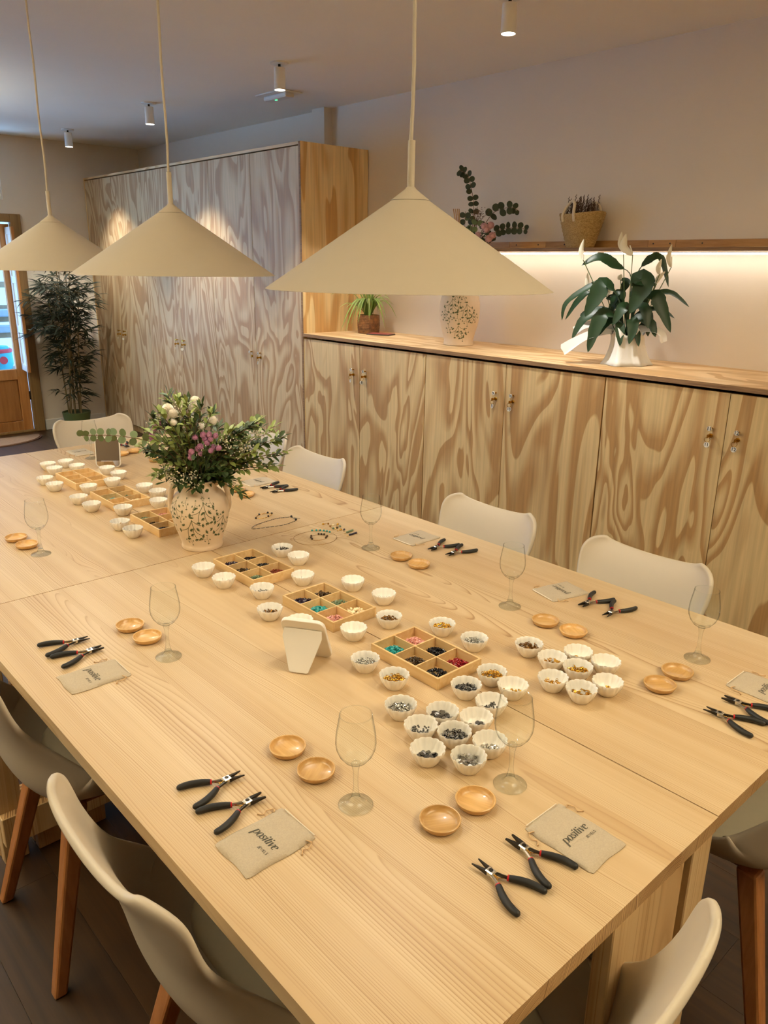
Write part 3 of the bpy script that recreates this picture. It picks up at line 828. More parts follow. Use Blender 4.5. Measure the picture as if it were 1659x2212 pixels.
# ------------------------------------------------------------------ wine glasses
def wine_glass():
    t = thing('wine_glass', 'x', 'wine glass', group='empty wine glasses on the table')
    out = [(0.004, 0.079), (0.010, 0.0805), (0.019, 0.087), (0.0275, 0.098), (0.0318, 0.109), (0.0331, 0.119), (0.0325, 0.132), (0.0305, 0.146), (0.0282, 0.159), (0.0264, 0.1705)]
    obj('bowl', MB().lathe(out, 64, close=False), M_GLASS, t, sharp=60)
    obj('rim', MB().tube([(0.0263*cos(2*pi*i/56), 0.0263*sin(2*pi*i/56), 0.1706) for i in range(56)], 0.0007, 8, closed=True), M_GLASS2, t)
    obj('bowl_floor', MB().lathe([(0.0, 0.0842), (0.009, 0.0850), (0.0185, 0.0905)], 40, close=False), M_GLASS, t)
    obj('stem', MB().lathe([(0.0072, 0.0175), (0.0052, 0.026), (0.0040, 0.036), (0.0038, 0.052), (0.0045, 0.066), (0.0062, 0.074), (0.0075, 0.0805), (0.003, 0.0825)], 24), M_GLASS2, t)
    obj('foot', MB().lathe([(0.0, 0.0004), (0.0285, 0.0), (0.0289, 0.0012), (0.0282, 0.0022), (0.018, 0.0042), (0.0115, 0.008), (0.0085, 0.0135), (0.0070, 0.018), (0.0, 0.0182)], 48), M_GLASS2, t, sharp=60)
    return t
GL = [(0.692, 0.820, 'empty wine glass beside two bamboo dishes and the nearest linen pouch on the left'),
      (0.926, 0.686, 'empty wine glass standing in front of the silver charm bowls'),
      (0.698, 1.482, 'empty wine glass next to the left pair of bamboo dishes, mid table'),
      (1.603, 0.692, 'empty wine glass in front of the cupboard door numbered twelve'),
      (1.500, 1.154, 'empty wine glass between two linen pouches on the cupboard side'),
      (1.509, 1.718, 'empty wine glass at the end of the table seam beside the earrings'),
      (0.711, 2.321, 'empty wine glass by the left picture edge beyond the seam'),
      (1.311, 3.398, 'empty wine glass behind the upright mirror'),
      (1.529, 3.233, 'empty wine glass hidden behind the bouquet leaves'),
      (1.560, 2.645, 'empty wine glass behind the handle of the patterned jug')]
g0 = None
for (x, y, lab) in GL:
    if g0 is None:
        g0 = wine_glass(); g0.location = (x, y, TZ); g0['label'] = lab
    else: dup(g0, None, (x, y, TZ), (x*7) % 6, lab)

# ------------------------------------------------------------------ bamboo dishes
dish_me = to_mesh('bamboo_dish', MB().lathe([(0.0, 0.0), (0.024, 0.0), (0.030, 0.003), (0.0338, 0.0105), (0.0338, 0.0126), (0.0330, 0.0132), (0.0312, 0.0130), (0.0300, 0.0105), (0.0280, 0.0058), (0.0245, 0.0040), (0.0, 0.0036)], 48), M_BAMBOO, sharp=40)
CO = [(0.693, 1.014, 'upper one of two bamboo dishes beside the nearest left wine glass'), (0.691, 0.926, 'bamboo dish touching distance left of the nearest wine glass'),
      (0.762, 0.695, 'bamboo dish lying lowest in the picture, at the near table end'), (0.841, 0.690, 'bamboo dish under the glass before the silver bowls'),
      (0.695, 1.672, 'bamboo dish upper left of the mid-table left wine glass'), (0.699, 1.588, 'bamboo dish right beside the foot of the mid-table left wine glass'),
      (1.486, 1.030, 'bamboo dish nearer the second linen pouch on the cupboard side'), (1.491, 0.951, 'bamboo dish between gold ring bowl and pliers on the cupboard side'),
      (1.498, 0.685, 'bamboo dish closest to the glass before door twelve'), (1.418, 0.682, 'bamboo dish in front of the glass before door twelve'),
      (1.520, 1.590, 'bamboo dish beside the pouch near the table seam'), (1.515, 1.509, 'bamboo dish below the pliers near the table seam'),
      (0.696, 2.497, 'bamboo dish at left picture edge, farther of the two'), (0.700, 2.411, 'bamboo dish at left picture edge, beside the glass foot'),
      (1.518, 2.452, 'bamboo dish right of the jug, clear of its handle'), (1.528, 2.534, 'bamboo dish half hidden by the jug handle'),
      (1.506, 3.389, 'bamboo dish at the far end, right of the upright mirror'), (1.438, 3.373, 'bamboo dish peeking out behind the upright mirror'),
      (1.507, 3.169, 'bamboo dish hidden under the bouquet leaves')]
for k, (x, y, lab) in enumerate(CO):
    o = put('bamboo_dish', dish_me, None, (x, y, TZ), (0, 0, (k*2.1) % 6))
    tag(o, lab, 'dish', 'small bamboo dishes in pairs')

# ------------------------------------------------------------------ heaps of beads
def rmat(rs): return Matrix.Rotation(rs.uniform(0, 6.3), 4, 'Z') @ Matrix.Rotation(rs.uniform(-1.2, 1.2), 4, 'X') @ Matrix.Rotation(rs.uniform(-1.2, 1.2), 4, 'Y')
OCT_V = [(1, 0, 0), (-1, 0, 0), (0, 1, 0), (0, -1, 0), (0, 0, 1), (0, 0, -1)]
OCT_F = [(0, 2, 4), (2, 1, 4), (1, 3, 4), (3, 0, 4), (2, 0, 5), (1, 2, 5), (3, 1, 5), (0, 3, 5)]
def piece(kind, rs):
    m = MB()
    if kind == 'chip':
        s = rs.uniform(0.0028, 0.0048)
        m.add([(v[0]*s*rs.uniform(.7, 1.3), v[1]*s*rs.uniform(.7, 1.2), v[2]*s*rs.uniform(.4, .9)) for v in OCT_V], OCT_F)
    elif kind == 'big':
        s = rs.uniform(0.004, 0.006); m.sphere((0, 0, 0), s, 7, 4, (1.2, .8, .6))
    elif kind == 'bead':
        m.sphere((0, 0, 0), 0.0021, 6, 4)
    elif kind == 'ring':
        m.tube([(0.0026*cos(2*pi*i/8), 0.0026*sin(2*pi*i/8), 0) for i in range(8)], 0.0007, 4, closed=True)
    elif kind == 'tube':
        m.tube([(-0.0035, 0, 0), (0.0035, 0, 0)], 0.0012, 5)
    elif kind == 'pin':
        l = rs.uniform(0.012, 0.02); m.tube([(-l, 0, 0), (l, 0, 0)], 0.0005, 4)
    elif kind == 'coin':
        m.lathe([(0, -0.0005), (0.0048, -0.0005), (0.0048, 0.0005), (0, 0.0005)], 10)
    elif kind == 'star':
        V = [(0.0042*(1 if i % 2 == 0 else .45)*cos(pi*i/5), 0.0042*(1 if i % 2 == 0 else .45)*sin(pi*i/5), z) for z in (-.0004, .0004) for i in range(10)]
        m.add(V, [tuple(range(10)), tuple(range(10, 20))] + [(i, (i+1) % 10, 10+(i+1) % 10, 10+i) for i in range(10)])
    elif kind == 'drop':
        m.lathe([(0, -0.005), (0.0022, -0.0035), (0.002, -0.001), (0.0006, 0.004), (0, 0.005)], 6, mod=None)
    return m
HEAPS = {}
def bowl_floor(q):
    for (r1, z1), (r2, z2) in zip(((0, 0), (.015, .0002), (.0198, .0026), (.0242, .0096)), ((.015, .0002), (.0198, .0026), (.0242, .0096), (.03, .02))):
        if q <= r2: return z1+(z2-z1)*(q-r1)/(r2-r1)
    return .02
def heap_mesh(kind, n, rad, hgt, matn, flat=False, seed=0):
    k = (kind, n, rad, hgt, matn, seed)
    if k in HEAPS: return HEAPS[k]
    rs = random.Random(hash(kind) % 1000 if False else sum(map(ord, kind+matn))+n+seed)
    m = MB()
    for _ in range(n):
        a = rs.uniform(0, 2*pi); q = sqrt(rs.random())
        x, y = rad*q*cos(a), rad*q*sin(a)
        if flat: x, y = rs.uniform(-rad, rad)*0.98, rs.uniform(-rad, rad)*0.98
        zf = 0.0 if flat else bowl_floor(sqrt(x*x+y*y)+0.0015)
        top = max(0.0, hgt*(1-(x*x+y*y)/(rad*rad)*(0.75 if flat else 0.25))-zf)
        if kind == 'pin': Mx = Matrix.Translation((x*0.4, y*0.4, 0.004+zf+rs.random()*hgt)) @ Matrix.Rotation(rs.uniform(0, 6.3), 4, 'Z') @ Matrix.Rotation(rs.uniform(-.45, .25), 4, 'Y')
        elif kind in ('coin', 'star'): Mx = Matrix.Translation((x, y, 0.0012+zf+max(0, rs.random()*top))) @ Matrix.Rotation(rs.uniform(0, 6.3), 4, 'Z') @ Matrix.Rotation(rs.uniform(-.6, .6), 4, 'X')
        else: Mx = Matrix.Translation((x, y, 0.0022+zf+max(0, rs.random()*top))) @ rmat(rs)
        p = piece(kind, rs); m.add(p.V, p.F, Mx)
    HEAPS[k] = to_mesh('bead_heap', m, BEAD[matn], smooth=kind in ('bead', 'ring', 'big', 'drop'), recalc=False)
    return HEAPS[k]

# ------------------------------------------------------------------ scalloped bowls
def scallop(t, r, z):
    if r < 0.0185: return 1.0
    k = min(1.0, (z-0.004)/0.02) if z > 0.004 else 0
    return 1.0 + k*(0.085*abs(sin(7*t)) - 0.05)
BP = [(0.0, 0.0008), (0.015, 0.0006), (0.0175, 0.0), (0.0185, 0.001), (0.0222, 0.006), (0.0270, 0.0145), (0.0302, 0.023), (0.0318, 0.0295), (0.0312, 0.0308), (0.0300, 0.0297),
      (0.0280, 0.0228), (0.0245, 0.0142), (0.0200, 0.0072), (0.0150, 0.0046), (0.0, 0.0042)]
bowl_me = to_mesh('scalloped_bowl', MB().lathe(BP, 96, mod=scallop), M_CERAMIC, sharp=60)
# x, y, (kind, metal/stone, count) or None, contents in words, place in words
SB = [
 (1.258, 1.505, None, 'an empty', 'beside the ivory chip tray, next to the pin bowl'),
 (1.262, 1.383, ('pin', 'silver', 26), 'long silver pins', 'off the corner of the ivory chip tray'),
 (1.180, 1.273, ('bead', 'bronze', 90), 'bronze beads', 'between two trays on the cupboard side'),
 (1.072, 1.279, ('ring', 'gold', 14), 'a few gold hooks', 'right of the leaning mirror, between two trays'),
 (1.249, 1.159, ('bead', 'gold', 90), 'round gold beads', 'beside the rose bead compartment'),
 (1.250, 1.057, ('ring', 'silver', 80), 'silver jump rings', 'beside the red bead tray on the cupboard side'),
 (0.995, 1.148, ('bead', 'silver', 80), 'tiny silver beads', 'left of the turquoise bead compartment'),
 (0.995, 1.054, ('ring', 'gold', 90), 'gold clasps', 'below the tiny silver bead bowl'),
 (1.162, 0.929, ('ring', 'gold', 90), 'gold jump rings', 'in front of the red bead compartment'),
 (1.081, 0.929, ('ring', 'gunmetal', 90), 'dark metal rings', 'at the front corner of the red bead tray'),
 (1.153, 0.865, ('bead', 'gold', 22), 'a few gold charms', 'behind the rim of the near wine glass'),
 (1.325, 0.957, ('ring', 'bronze', 100), 'bronze-gold rings', 'standing alone above the gold charm cluster'),
 (0.927, 0.962, ('tube', 'silver', 110), 'silver tubes', 'standing alone above the silver cluster'),
 (1.071, 0.853, ('bead', 'gunmetal', 30), 'some grey beads', 'seen through the side of the near wine glass'),
 (0.972, 0.892, ('coin', 'gunmetal', 46), 'dark flat charms', 'uppermost in the seven-bowl silver cluster'),
 (1.006, 0.835, ('coin', 'gunmetal', 18), 'small grey charms', 'on the right upper rim of the silver cluster'),
 (0.907, 0.886, ('bead', 'gunmetal', 40), 'small grey beads', 'on the left upper rim of the silver cluster'),
 (0.939, 0.830, ('tube', 'gunmetal', 80), 'dark metal tubes', 'in the middle of the silver cluster'),
 (0.966, 0.767, ('big', 'silver', 20), 'large shiny silver pebbles', 'left of the near wine glass bowl'),
 (0.863, 0.824, ('coin', 'gunmetal', 22), 'grey coins', 'lower left in silver cluster'),
 (0.902, 0.761, ('star', 'silver', 60), 'shiny silver stars', 'lowest in the silver cluster'),
 (1.313, 0.884, ('star', 'gold', 34), 'gold leaf charms', 'upper left in the gold charm cluster'),
 (1.380, 0.862, ('coin', 'gold', 4), 'few gold discs', 'at the top of the gold charm cluster'),
 (1.387, 0.795, ('coin', 'silver', 3), 'one pale disc', 'at the right of the gold charm cluster'),
 (1.321, 0.822, ('drop', 'gold', 50), 'gold drops', 'in the middle of the gold charm cluster'),
 (1.241, 0.829, ('ring', 'gold', 34), 'small gold rings', 'lower left in the gold charm cluster'),
 (1.249, 0.764, ('star', 'gold', 44), 'gold stars', 'lowest in the gold charm cluster'),
 (1.314, 0.744, ('bead', 'gold', 20), 'some gold bits', 'lower right in the gold charm cluster'),
 (1.259, 1.841, ('tube', 'gunmetal', 60), 'grey tubes', 'just below the jewellery display, upper one'),
 (1.257, 1.754, ('pin', 'gunmetal', 22), 'dark hooks', 'beside the brick-red chip compartment'),
 (0.998, 1.853, ('pin', 'silver', 14), 'thin silver wires', 'below the foot of the patterned jug'),
 (1.001, 1.748, ('pin', 'silver', 5), 'a few clear wires', 'left of the tray with green chips'),
 (1.177, 1.624, ('pin', 'silver', 16), 'short silver wires', 'between two trays above the ivory chips'),
 (1.041, 1.621, ('tube', 'gunmetal', 34), 'dark metal crimps', 'between two trays, left of the amethyst chips'),
 (0.983, 1.499, ('tube', 'bronze', 44), 'bronze tubes', 'above the top of the leaning mirror'),
 (1.001, 1.397, None, 'an empty', 'mostly hidden by the leaning mirror'),
 (1.089, 3.315, None, 'an empty', 'farthest left in the far bowl group'),
 (1.164, 3.314, None, 'an empty', 'farthest back in the far bowl group'),
 (1.171, 3.209, None, 'an empty', 'touching the back of the empty far tray'),
 (1.083, 3.223, None, 'an empty', 'at the left corner of the empty far tray'),
 (1.252, 3.095, ('bead', 'gunmetal', 16), 'some dark beads', 'in front of the upright mirror foot'),
 (1.255, 2.989, None, 'an empty', 'right of the empty far tray'),
 (0.998, 3.092, ('bead', 'bronze', 14), 'some brown beads', 'left of the empty far tray, farther one'),
 (0.995, 2.980, ('bead', 'gunmetal', 14), 'some grey bits', 'left of the empty far tray, nearer one'),
 (1.190, 2.901, None, 'an empty', 'between the two far trays, right one'),
 (1.083, 2.872, None, 'an empty', 'between the two far trays, left one'),
 (0.999, 2.755, ('pin', 'silver', 8), 'few silver wires', 'left of the far turquoise tray, farther one'),
 (1.250, 2.745, None, 'an empty', 'right of the far turquoise tray, farther one'),
 (1.000, 2.640, ('tube', 'gunmetal', 10), 'some grey tubes', 'left of the far turquoise tray, nearer one'),
 (1.254, 2.644, ('pin', 'silver', 22), 'upright silver pins', 'left of the jug handle'),
 (1.066, 2.530, ('ring', 'bronze', 20), 'some bronze rings', 'between the turquoise tray and the jug tray'),
 (1.200, 2.531, ('bead', 'silver', 10), 'few pale beads', 'directly left of the jug shoulder'),
 (0.991, 2.387, ('bead', 'gold', 34), 'golden beads', 'left of the tray behind the jug, farther one'),
 (0.992, 2.292, ('ring', 'silver', 34), 'silver rings', 'left of the tray behind the jug, nearer one'),
]
for k, (x, y, h, words, place) in enumerate(SB):
    o = put('scalloped_bowl', bowl_me, None, (x, y, TZ), (0, 0, (k*0.37) % 0.39))
    if h is None: tag(o, 'empty white scalloped bowl ' + place, 'bowl', 'white scalloped bowls')
    else:
        tag(o, 'white scalloped bowl with ' + words + ' ' + place, 'bowl', 'white scalloped bowls')
        kind, mt, n = h
        n = int(n*1.7) if n > 20 and kind != 'pin' else n
        rad = 0.0222 if n > 70 else (0.0195 if n > 30 else 0.015)
        hh = put('bead_heap', heap_mesh(kind, n, rad, 0.0168 if n > 90 else (0.0115 if n > 40 else 0.0045), mt), None, (x, y, TZ+0.0048), (0, 0, k*1.3))
        tag(hh, words + ' lying in the bowl ' + place, 'beads', 'beads in the white bowls', 'stuff')

# ------------------------------------------------------------------ wooden trays
def tray():
    t = thing('bead_tray', 'x', 'tray', group='wooden trays with six compartments')
    W, L, H, th = 0.138, 0.212, 0.027, 0.005
    obj('tray_bottom', MB().box((0, 0, 0.0015), (W-0.002, L-0.002, 0.003)), M_TRAY, t, smooth=False)
    for sx in (-1, 1): obj('side', MB().box((sx*(W/2-th/2), 0, H/2), (th, L, H), 0.0005), M_TRAY, t, smooth=False)
    for sy in (-1, 1): obj('side', MB().box((0, sy*(L/2-th/2), H/2), (W-2*th, th, H), 0.0005), M_TRAY, t, smooth=False)
    obj('divider', MB().box((0, 0, 0.0145), (0.003, L-2*th, 0.023), 0.0004), M_TRAY, t, smooth=False)
    for q in (-1, 1):
        for sx in (-1, 1):
            obj('divider', MB().box((sx*(W/2-th+0.0015)/2, q*(L-2*th)/6, 0.0145), ((W-2*th-0.003)/2-0.0002, 0.003, 0.0225), 0.0004), M_TRAY, t, smooth=False)
    return t
# contents: low-x column from far to near, then high-x column from far to near
TR = [(1.122, 1.089, 'wooden six-part tray with red, rose and turquoise beads',
       [('chip', 'turquoise', 110, 'turquoise beads'), ('bead', 'brown', 120, 'brown beads'), ('bead', 'black', 120, 'black beads'),
        ('chip', 'rose', 80, 'rose quartz chips'), ('chip', 'black', 100, 'black chips'), ('bead', 'red', 130, 'red beads')], 'in the tray with red beads'),
      (1.123, 1.440, 'wooden six-part tray with ivory chips behind the leaning mirror',
       [('big', 'amethyst', 34, 'dark amethyst chips'), ('big', 'turquoise', 34, 'turquoise chips'), ('chip', 'rose', 60, 'pale rose chips'),
        ('big', 'brown', 30, 'dark brown chips'), ('chip', 'green', 44, 'sage green chips'), ('big', 'ivory', 36, 'ivory chips')], 'in the tray behind the leaning mirror'),
      (1.120, 1.786, 'wooden six-part tray in front of the patterned jug',
       [('chip', 'amethyst', 60, 'violet chips'), ('chip', 'brown', 60, 'olive brown chips'), ('chip', 'green', 60, 'grey green chips'),
        ('chip', 'black', 60, 'blue black chips'), ('bead', 'black', 80, 'small black beads'), ('chip', 'jasper', 60, 'brick red chips')], 'in the tray before the jug'),
      (1.126, 3.036, 'empty wooden six-part tray farthest from us', [None]*6, ''),
      (1.126, 2.690, 'wooden six-part tray with turquoise chips beyond the jug',
       [None, ('big', 'turquoise', 24, 'turquoise chips'), None, ('chip', 'black', 30, 'black chips'), ('chip', 'green', 30, 'green chips'), ('big', 'ivory', 26, 'ivory chips')], 'in the middle far tray'),
      (1.120, 2.335, 'wooden six-part tray half hidden behind the patterned jug',
       [('chip', 'green', 50, 'green chips'), ('chip', 'brown', 50, 'brown chips'), ('chip', 'black', 50, 'black chips'),
        ('chip', 'rose', 40, 'rose chips'), None, None], 'in the tray behind the jug')]
t0 = None
for (x, y, lab, cont, where) in TR:
    if t0 is None:
        t0 = tray(); t0.location = (x, y, TZ); t0['label'] = lab
    else: dup(t0, None, (x, y, TZ), None, lab)
    for k, h in enumerate(cont):
        if not h: continue
        kind, mt, n, words = h
        cx = x + (-1 if k < 3 else 1)*0.0333; cy = y + (1-(k % 3))*0.0675
        o = put('bead_heap', heap_mesh(kind, int(n*2.2), 0.0258, 0.011, mt, True), None, (cx, cy, TZ+0.0032), (0, 0, 0))
        tag(o, words + ' heaped ' + where, 'beads', 'beads in the wooden trays', 'stuff')

# ------------------------------------------------------------------ pliers
def pliers(blunt):
    t = thing('pliers', 'x', 'pliers', group='black-handled jewellery pliers')
    z = 0.0065
    for s in (-1, 1):
        a = s*R(9)
        l = 0.031
        m = MB()
        if blunt:
            sec = [(0.004, 0.0034, 0.0034), (0.014, 0.0027, 0.003), (l, 0.0013, 0.0012)]
        else:
            sec = [(0.004, 0.0030, 0.0034), (0.012, 0.0022, 0.0024), (l, 0.0008, 0.0008)]
        for (x, hw, hz) in sec:
            for (p, q) in ((-1, -1), (1, -1), (1, 1), (-1, 1)):
                yy = s*0.0026 + p*hw
                m.V.append((x*cos(a)-yy*sin(a), x*sin(a)+yy*cos(a), z+q*hz))
        for k in range(2):
            for j in range(4): m.F.append((k*4+j, k*4+(j+1) % 4, k*4+4+(j+1) % 4, k*4+4+j))
        m.F += [(0, 1, 2, 3), (8, 9, 10, 11)]
        obj('jaw', m, M_DSTEEL, t, smooth=False)
        arm = catmull([(0.004, s*0.002, z), (-0.008, s*0.0052, z), (-0.016, s*0.0078, z), (-0.026, s*0.0120, z)], 4)
        obj('arm', MB().tube(arm, 0.0026, 8), M_STEEL if s > 0 else M_DSTEEL, t)
        g_ = catmull([(-0.0245, s*0.0114, z), (-0.036, s*0.0190, z), (-0.050, s*0.0258, z), (-0.064, s*0.0296, z), (-0.077, s*0.0306, z)], 5)
        k = len(g_)
        obj('grip', MB().tube(g_, [0.0042+0.0016*sin(pi*min(1, i/(k-1)*0.8+0.1)) if i < k-2 else (0.0042 if i == k-2 else 0.0022) for i in range(k)], 12), M_BLACKG, t, sharp=70)
        obj('collar', MB().tube([(-0.0225, s*0.0105, z), (-0.0262, s*0.0124, z)], 0.0045, 14), M_RED, t)
        obj('spring', MB().tube([(-0.004, s*0.002, z-0.001), (-0.013, s*0.001, z-0.001), (-0.02, s*0.0075, z-0.001)], 0.0007, 6), M_BRASS, t)
    obj('joint', MB().box((0.0, 0, z), (0.015, 0.0115, 0.0095), 0.0016, M=Matrix.Rotation(0.05, 4, 'Z')), M_STEEL, t, smooth=False)
    obj('rivet', MB().lathe([(0, 0.0), (0.0036, 0.0), (0.0034, 0.0006), (0, 0.0007)], 18, (0, 0, z+0.0046)), M_DSTEEL, t)
    return t
PN, PB = 'needle-nose', 'flat-nose'
PLI = [(0.739, 0.570, 90, 0, 'open black pliers lying lowest, at the near table end'),
       (0.816, 0.570, 87, 1, 'open black pliers beside the near pouch right of the glass'),
       (0.562, 1.008, -3, 0, 'upper black pliers of the pair by the near left pouch'),
       (0.557, 0.935, -2, 1, 'lower black pliers of the pair, touching the near left pouch cord'),
       (0.566, 1.680, -3, 0, 'upper black pliers of the pair at the left picture edge'),
       (0.571, 1.612, 2, 1, 'lower black pliers of the pair above the left-hand pouch'),
       (1.407, 0.546, 92, 0, 'lower black pliers of the pair at the right picture edge'),
       (1.477, 0.542, 91, 1, 'upper black pliers at the right picture edge, beside the cut pouch'),
       (1.664, 1.026, 178, 1, 'black pliers next to the pouch before chair facing doors nine and ten'),
       (1.658, 0.952, -177, 0, 'black pliers farther from the second cupboard-side pouch'),
       (1.659, 1.578, -178, 1, 'black pliers touching the pouch near the seam glass'),
       (1.666, 1.510, -179, 0, 'black pliers to the right of the pair near the seam glass'),
       (1.641, 2.488, 180, 1, 'black pliers next to the pouch right of the bouquet'),
       (1.639, 2.418, -178, 0, 'black pliers below the pair right of the bouquet'),
       (1.525, 3.520, -96, 1, 'black pliers at the far table end right of the mirror')]
base = {}
for (x, y, a, b2, lab) in PLI:
    if b2 not in base:
        t = base[b2] = pliers(b2); t.location = (x, y, TZ); t.rotation_euler = (0, 0, R(a)); t['label'] = lab
    else: dup(base[b2], None, (x, y, TZ), R(a), lab)

# ------------------------------------------------------------------ linen pouches with printed name
def pen(pts, wmax, wmin, widths=None):
    """broad-nib stroke: fat on uprights, thin on cross strokes"""
    P = [Vector((p[0], p[1])) for p in pts]; k = len(P); V = []; F = []
    for i in range(k):
        t = P[min(i+1, k-1)]-P[max(i-1, 0)]; t.normalize()
        wd_ = wmin+(wmax-wmin)*abs(t.y)**1.6 if widths is None else widths
        n = Vector((-t.y, t.x))*wd_/2
        V += [(P[i].x-n.x, P[i].y-n.y, 0), (P[i].x+n.x, P[i].y+n.y, 0)]
    F = [(2*i, 2*i+1, 2*i+3, 2*i+2) for i in range(k-1)]
    return V, F
def arc(cx, cy, rx, ry, a0, a1, n=14): return [(cx+rx*cos(R(a0+(a1-a0)*i/n)), cy+ry*sin(R(a0+(a1-a0)*i/n))) for i in range(n+1)]
def word_mesh():
    m = MB(); x = 0.0; W, T = 0.30, 0.06
    def st(pts, **k):
        V, F = pen([(a+x, b) for a, b in pts], k.get('W', W), T, k.get('w')); m.add(V, F)
    def dot(cx, cy, r): m.add([(x+cx+r*cos(2*pi*i/12), cy+r*sin(2*pi*i/12), 0) for i in range(12)], [tuple(range(12))])
    # p
    st([(0.2, 1.04), (0.2, -0.6)], w=0.3); st([(0.0, 0.97), (0.2, 1.04)], w=0.07); st([(0.02, -0.6), (0.42, -0.6)], w=0.06); st(arc(0.48, 0.5, 0.38, 0.5, 140, -140)); x += 1.02
    st(arc(0.45, 0.5, 0.34, 0.5, 0, 360, 24)); x += 0.92
    st([(0.68, 0.80), (0.62, 0.95), (0.42, 1.0), (0.2, 0.92), (0.17, 0.74), (0.34, 0.58), (0.52, 0.44), (0.62, 0.26), (0.5, 0.05), (0.32, 0.0), (0.14, 0.06), (0.08, 0.22)]); x += 0.78
    st([(0.2, 1.0), (0.2, 0.0)], w=0.28); st([(0.03, 0.97), (0.2, 1.0)], w=0.07); st([(0.04, 0.02), (0.38, 0.02)], w=0.06); dot(0.2, 1.36, 0.16); x += 0.46
    st([(0.24, 1.4), (0.22, 0.25), (0.34, 0.03), (0.52, 0.12)]); st([(0.24, 1.4), (0.24, 0.2)], w=0.27); st([(0.02, 0.98), (0.52, 0.98)], w=0.07); x += 0.52
    st([(0.2, 1.0), (0.2, 0.0)], w=0.28); st([(0.03, 0.97), (0.2, 1.0)], w=0.07); st([(0.04, 0.02), (0.38, 0.02)], w=0.06); dot(0.2, 1.36, 0.16); x += 0.46
    st([(0.12, 1.0), (0.42, 0.0)], w=0.28); st([(0.42, 0.0), (0.72, 0.9), (0.86, 1.0)], w=0.07); dot(0.78, 0.92, 0.11); x += 0.82
    st([(0.16, 0.56), (0.76, 0.56)], w=0.06); st(arc(0.46, 0.5, 0.33, 0.5, 10, 310, 22)); x += 0.9
    s = 0.0585/x; sh_ = 0.22
    m.V = [((v[0]+sh_*v[1]-x/2)*s, v[1]*s, 0) for v in m.V]
    # tiny second line
    return m
def jewels_mesh():
    m = MB(); x = 0
    L = {'J': [[(0.1, 0.15), (0.2, 0), (0.38, 0.02), (0.45, 0.2), (0.45, 1)]], 'E': [[(0.1, 0), (0.1, 1)], [(0.1, 1), (0.6, 1)], [(0.1, .5), (0.5, .5)], [(0.1, 0), (0.6, 0)]],
         'W': [[(0, 1), (0.25, 0), (0.5, 0.9), (0.75, 0), (1, 1)]], 'L': [[(0.1, 1), (0.1, 0), (0.6, 0)]],
         'S': [[(0.6, .85), (0.4, 1), (0.15, .9), (0.12, .68), (0.35, .52), (0.58, .35), (0.52, .1), (0.3, 0), (0.08, .15)]]}
    for ch, adv in zip('JEWELS', (.8, .95, 1.3, .95, .9, .7)):
        for s in L[ch]:
            V, F = pen([(a+x, b) for a, b in s], 0.26, 0.2); m.add(V, F)
        x += adv
    s = 0.024/x
    m.V = [(v[0]*s, v[1]*s*1.05, 0) for v in m.V]
    return m
word_me = to_mesh('printed_name', word_mesh(), M_INK, False, recalc=False)
jew_me = to_mesh('printed_line', jewels_mesh(), M_INK, False, recalc=False)
def pouch(seed):
    rs = random.Random(seed)
    t = thing('linen_pouch', 'x', 'pouch', group='linen pouches printed with a shop name')
    W, H = 0.094, 0.126; nx, ny = 16, 22
    def top(u, v):       # u,v in -1..1
        e = (1-abs(u)**10)*(1-abs(v)**10)
        z = 0.0016 + 0.0042*max(0, e)**0.6
        if v > 0.55: z += 0.0014*sin(u*9+seed)*(v-0.55)/0.45*e + 0.0012*e*(1 if 0.66 < v < 0.72 else 0)
        else: z += 0.0005*sin(u*3+v*4+seed)*e
        return z
    m = MB()
    for layer in (0, 1):
        for j in range(ny+1):
            for i in range(nx+1):
                u, v = -1+2*i/nx, -1+2*j/ny
                pinch = 1-0.03*math.exp(-((v-0.72)/0.06)**2)
                cr = 1-0.05*max(0, abs(v)-0.9)/0.1*(abs(u) > 0.9)
                m.V.append((u*W/2*pinch*cr + 0.001*sin(v*5+seed), v*H/2 + 0.0012*sin(u*4+seed), top(u, v) if layer else 0.0004))
    k = (nx+1)*(ny+1)
    for j in range(ny):
        for i in range(nx):
            a = j*(nx+1)+i
            m.F.append((k+a, k+a+1, k+a+nx+2, k+a+nx+1)); m.F.append((a, a+nx+1, a+nx+2, a+1))
    ring = [i for i in range(nx+1)] + [j*(nx+1)+nx for j in range(1, ny+1)] + [ny*(nx+1)+i for i in range(nx-1, -1, -1)] + [j*(nx+1) for j in range(ny-1, 0, -1)]
    for a, b2 in zip(ring, ring[1:]+ring[:1]): m.F.append((a, b2, k+b2, k+a))
    obj('cloth', m, M_LINEN, t, sharp=60)
    obj('lining_edge', MB().box((0, H/2+0.0006, 0.0026), (W*0.86, 0.0016, 0.0028), 0.0006), M_LINENIN, t, smooth=False)
    def drape(src, ox, oy):
        c = src.copy()
        for v in c.vertices:
            x, y = v.co.x+ox, v.co.y+oy
            v.co = (x, y, top(x/(W/2), y/(H/2))+0.00035)
        return c
    put('printed_name', drape(word_me, 0.0, -0.006), t)
    put('printed_line', drape(jew_me, 0.006, -0.0195), t)
    for s in (-1, 1):
        yv = 0.36*H
        p = catmull([(s*(W/2-0.004), yv, 0.005), (s*(W/2+0.004), yv+0.004, 0.0035), (s*(W/2+0.010), yv-0.006, 0.0025), (s*(W/2+0.006), yv-0.014, 0.0018), (s*(W/2+0.013), yv-0.020, 0.0016)], 5)
        obj('drawstring', MB().tube(p, 0.0009, 6).sphere(tuple(p[-1]), 0.0017, 8, 5).sphere((s*(W/2+0.004), yv+0.004, 0.0035), 0.002, 8, 5), M_CORD, t)
    return t
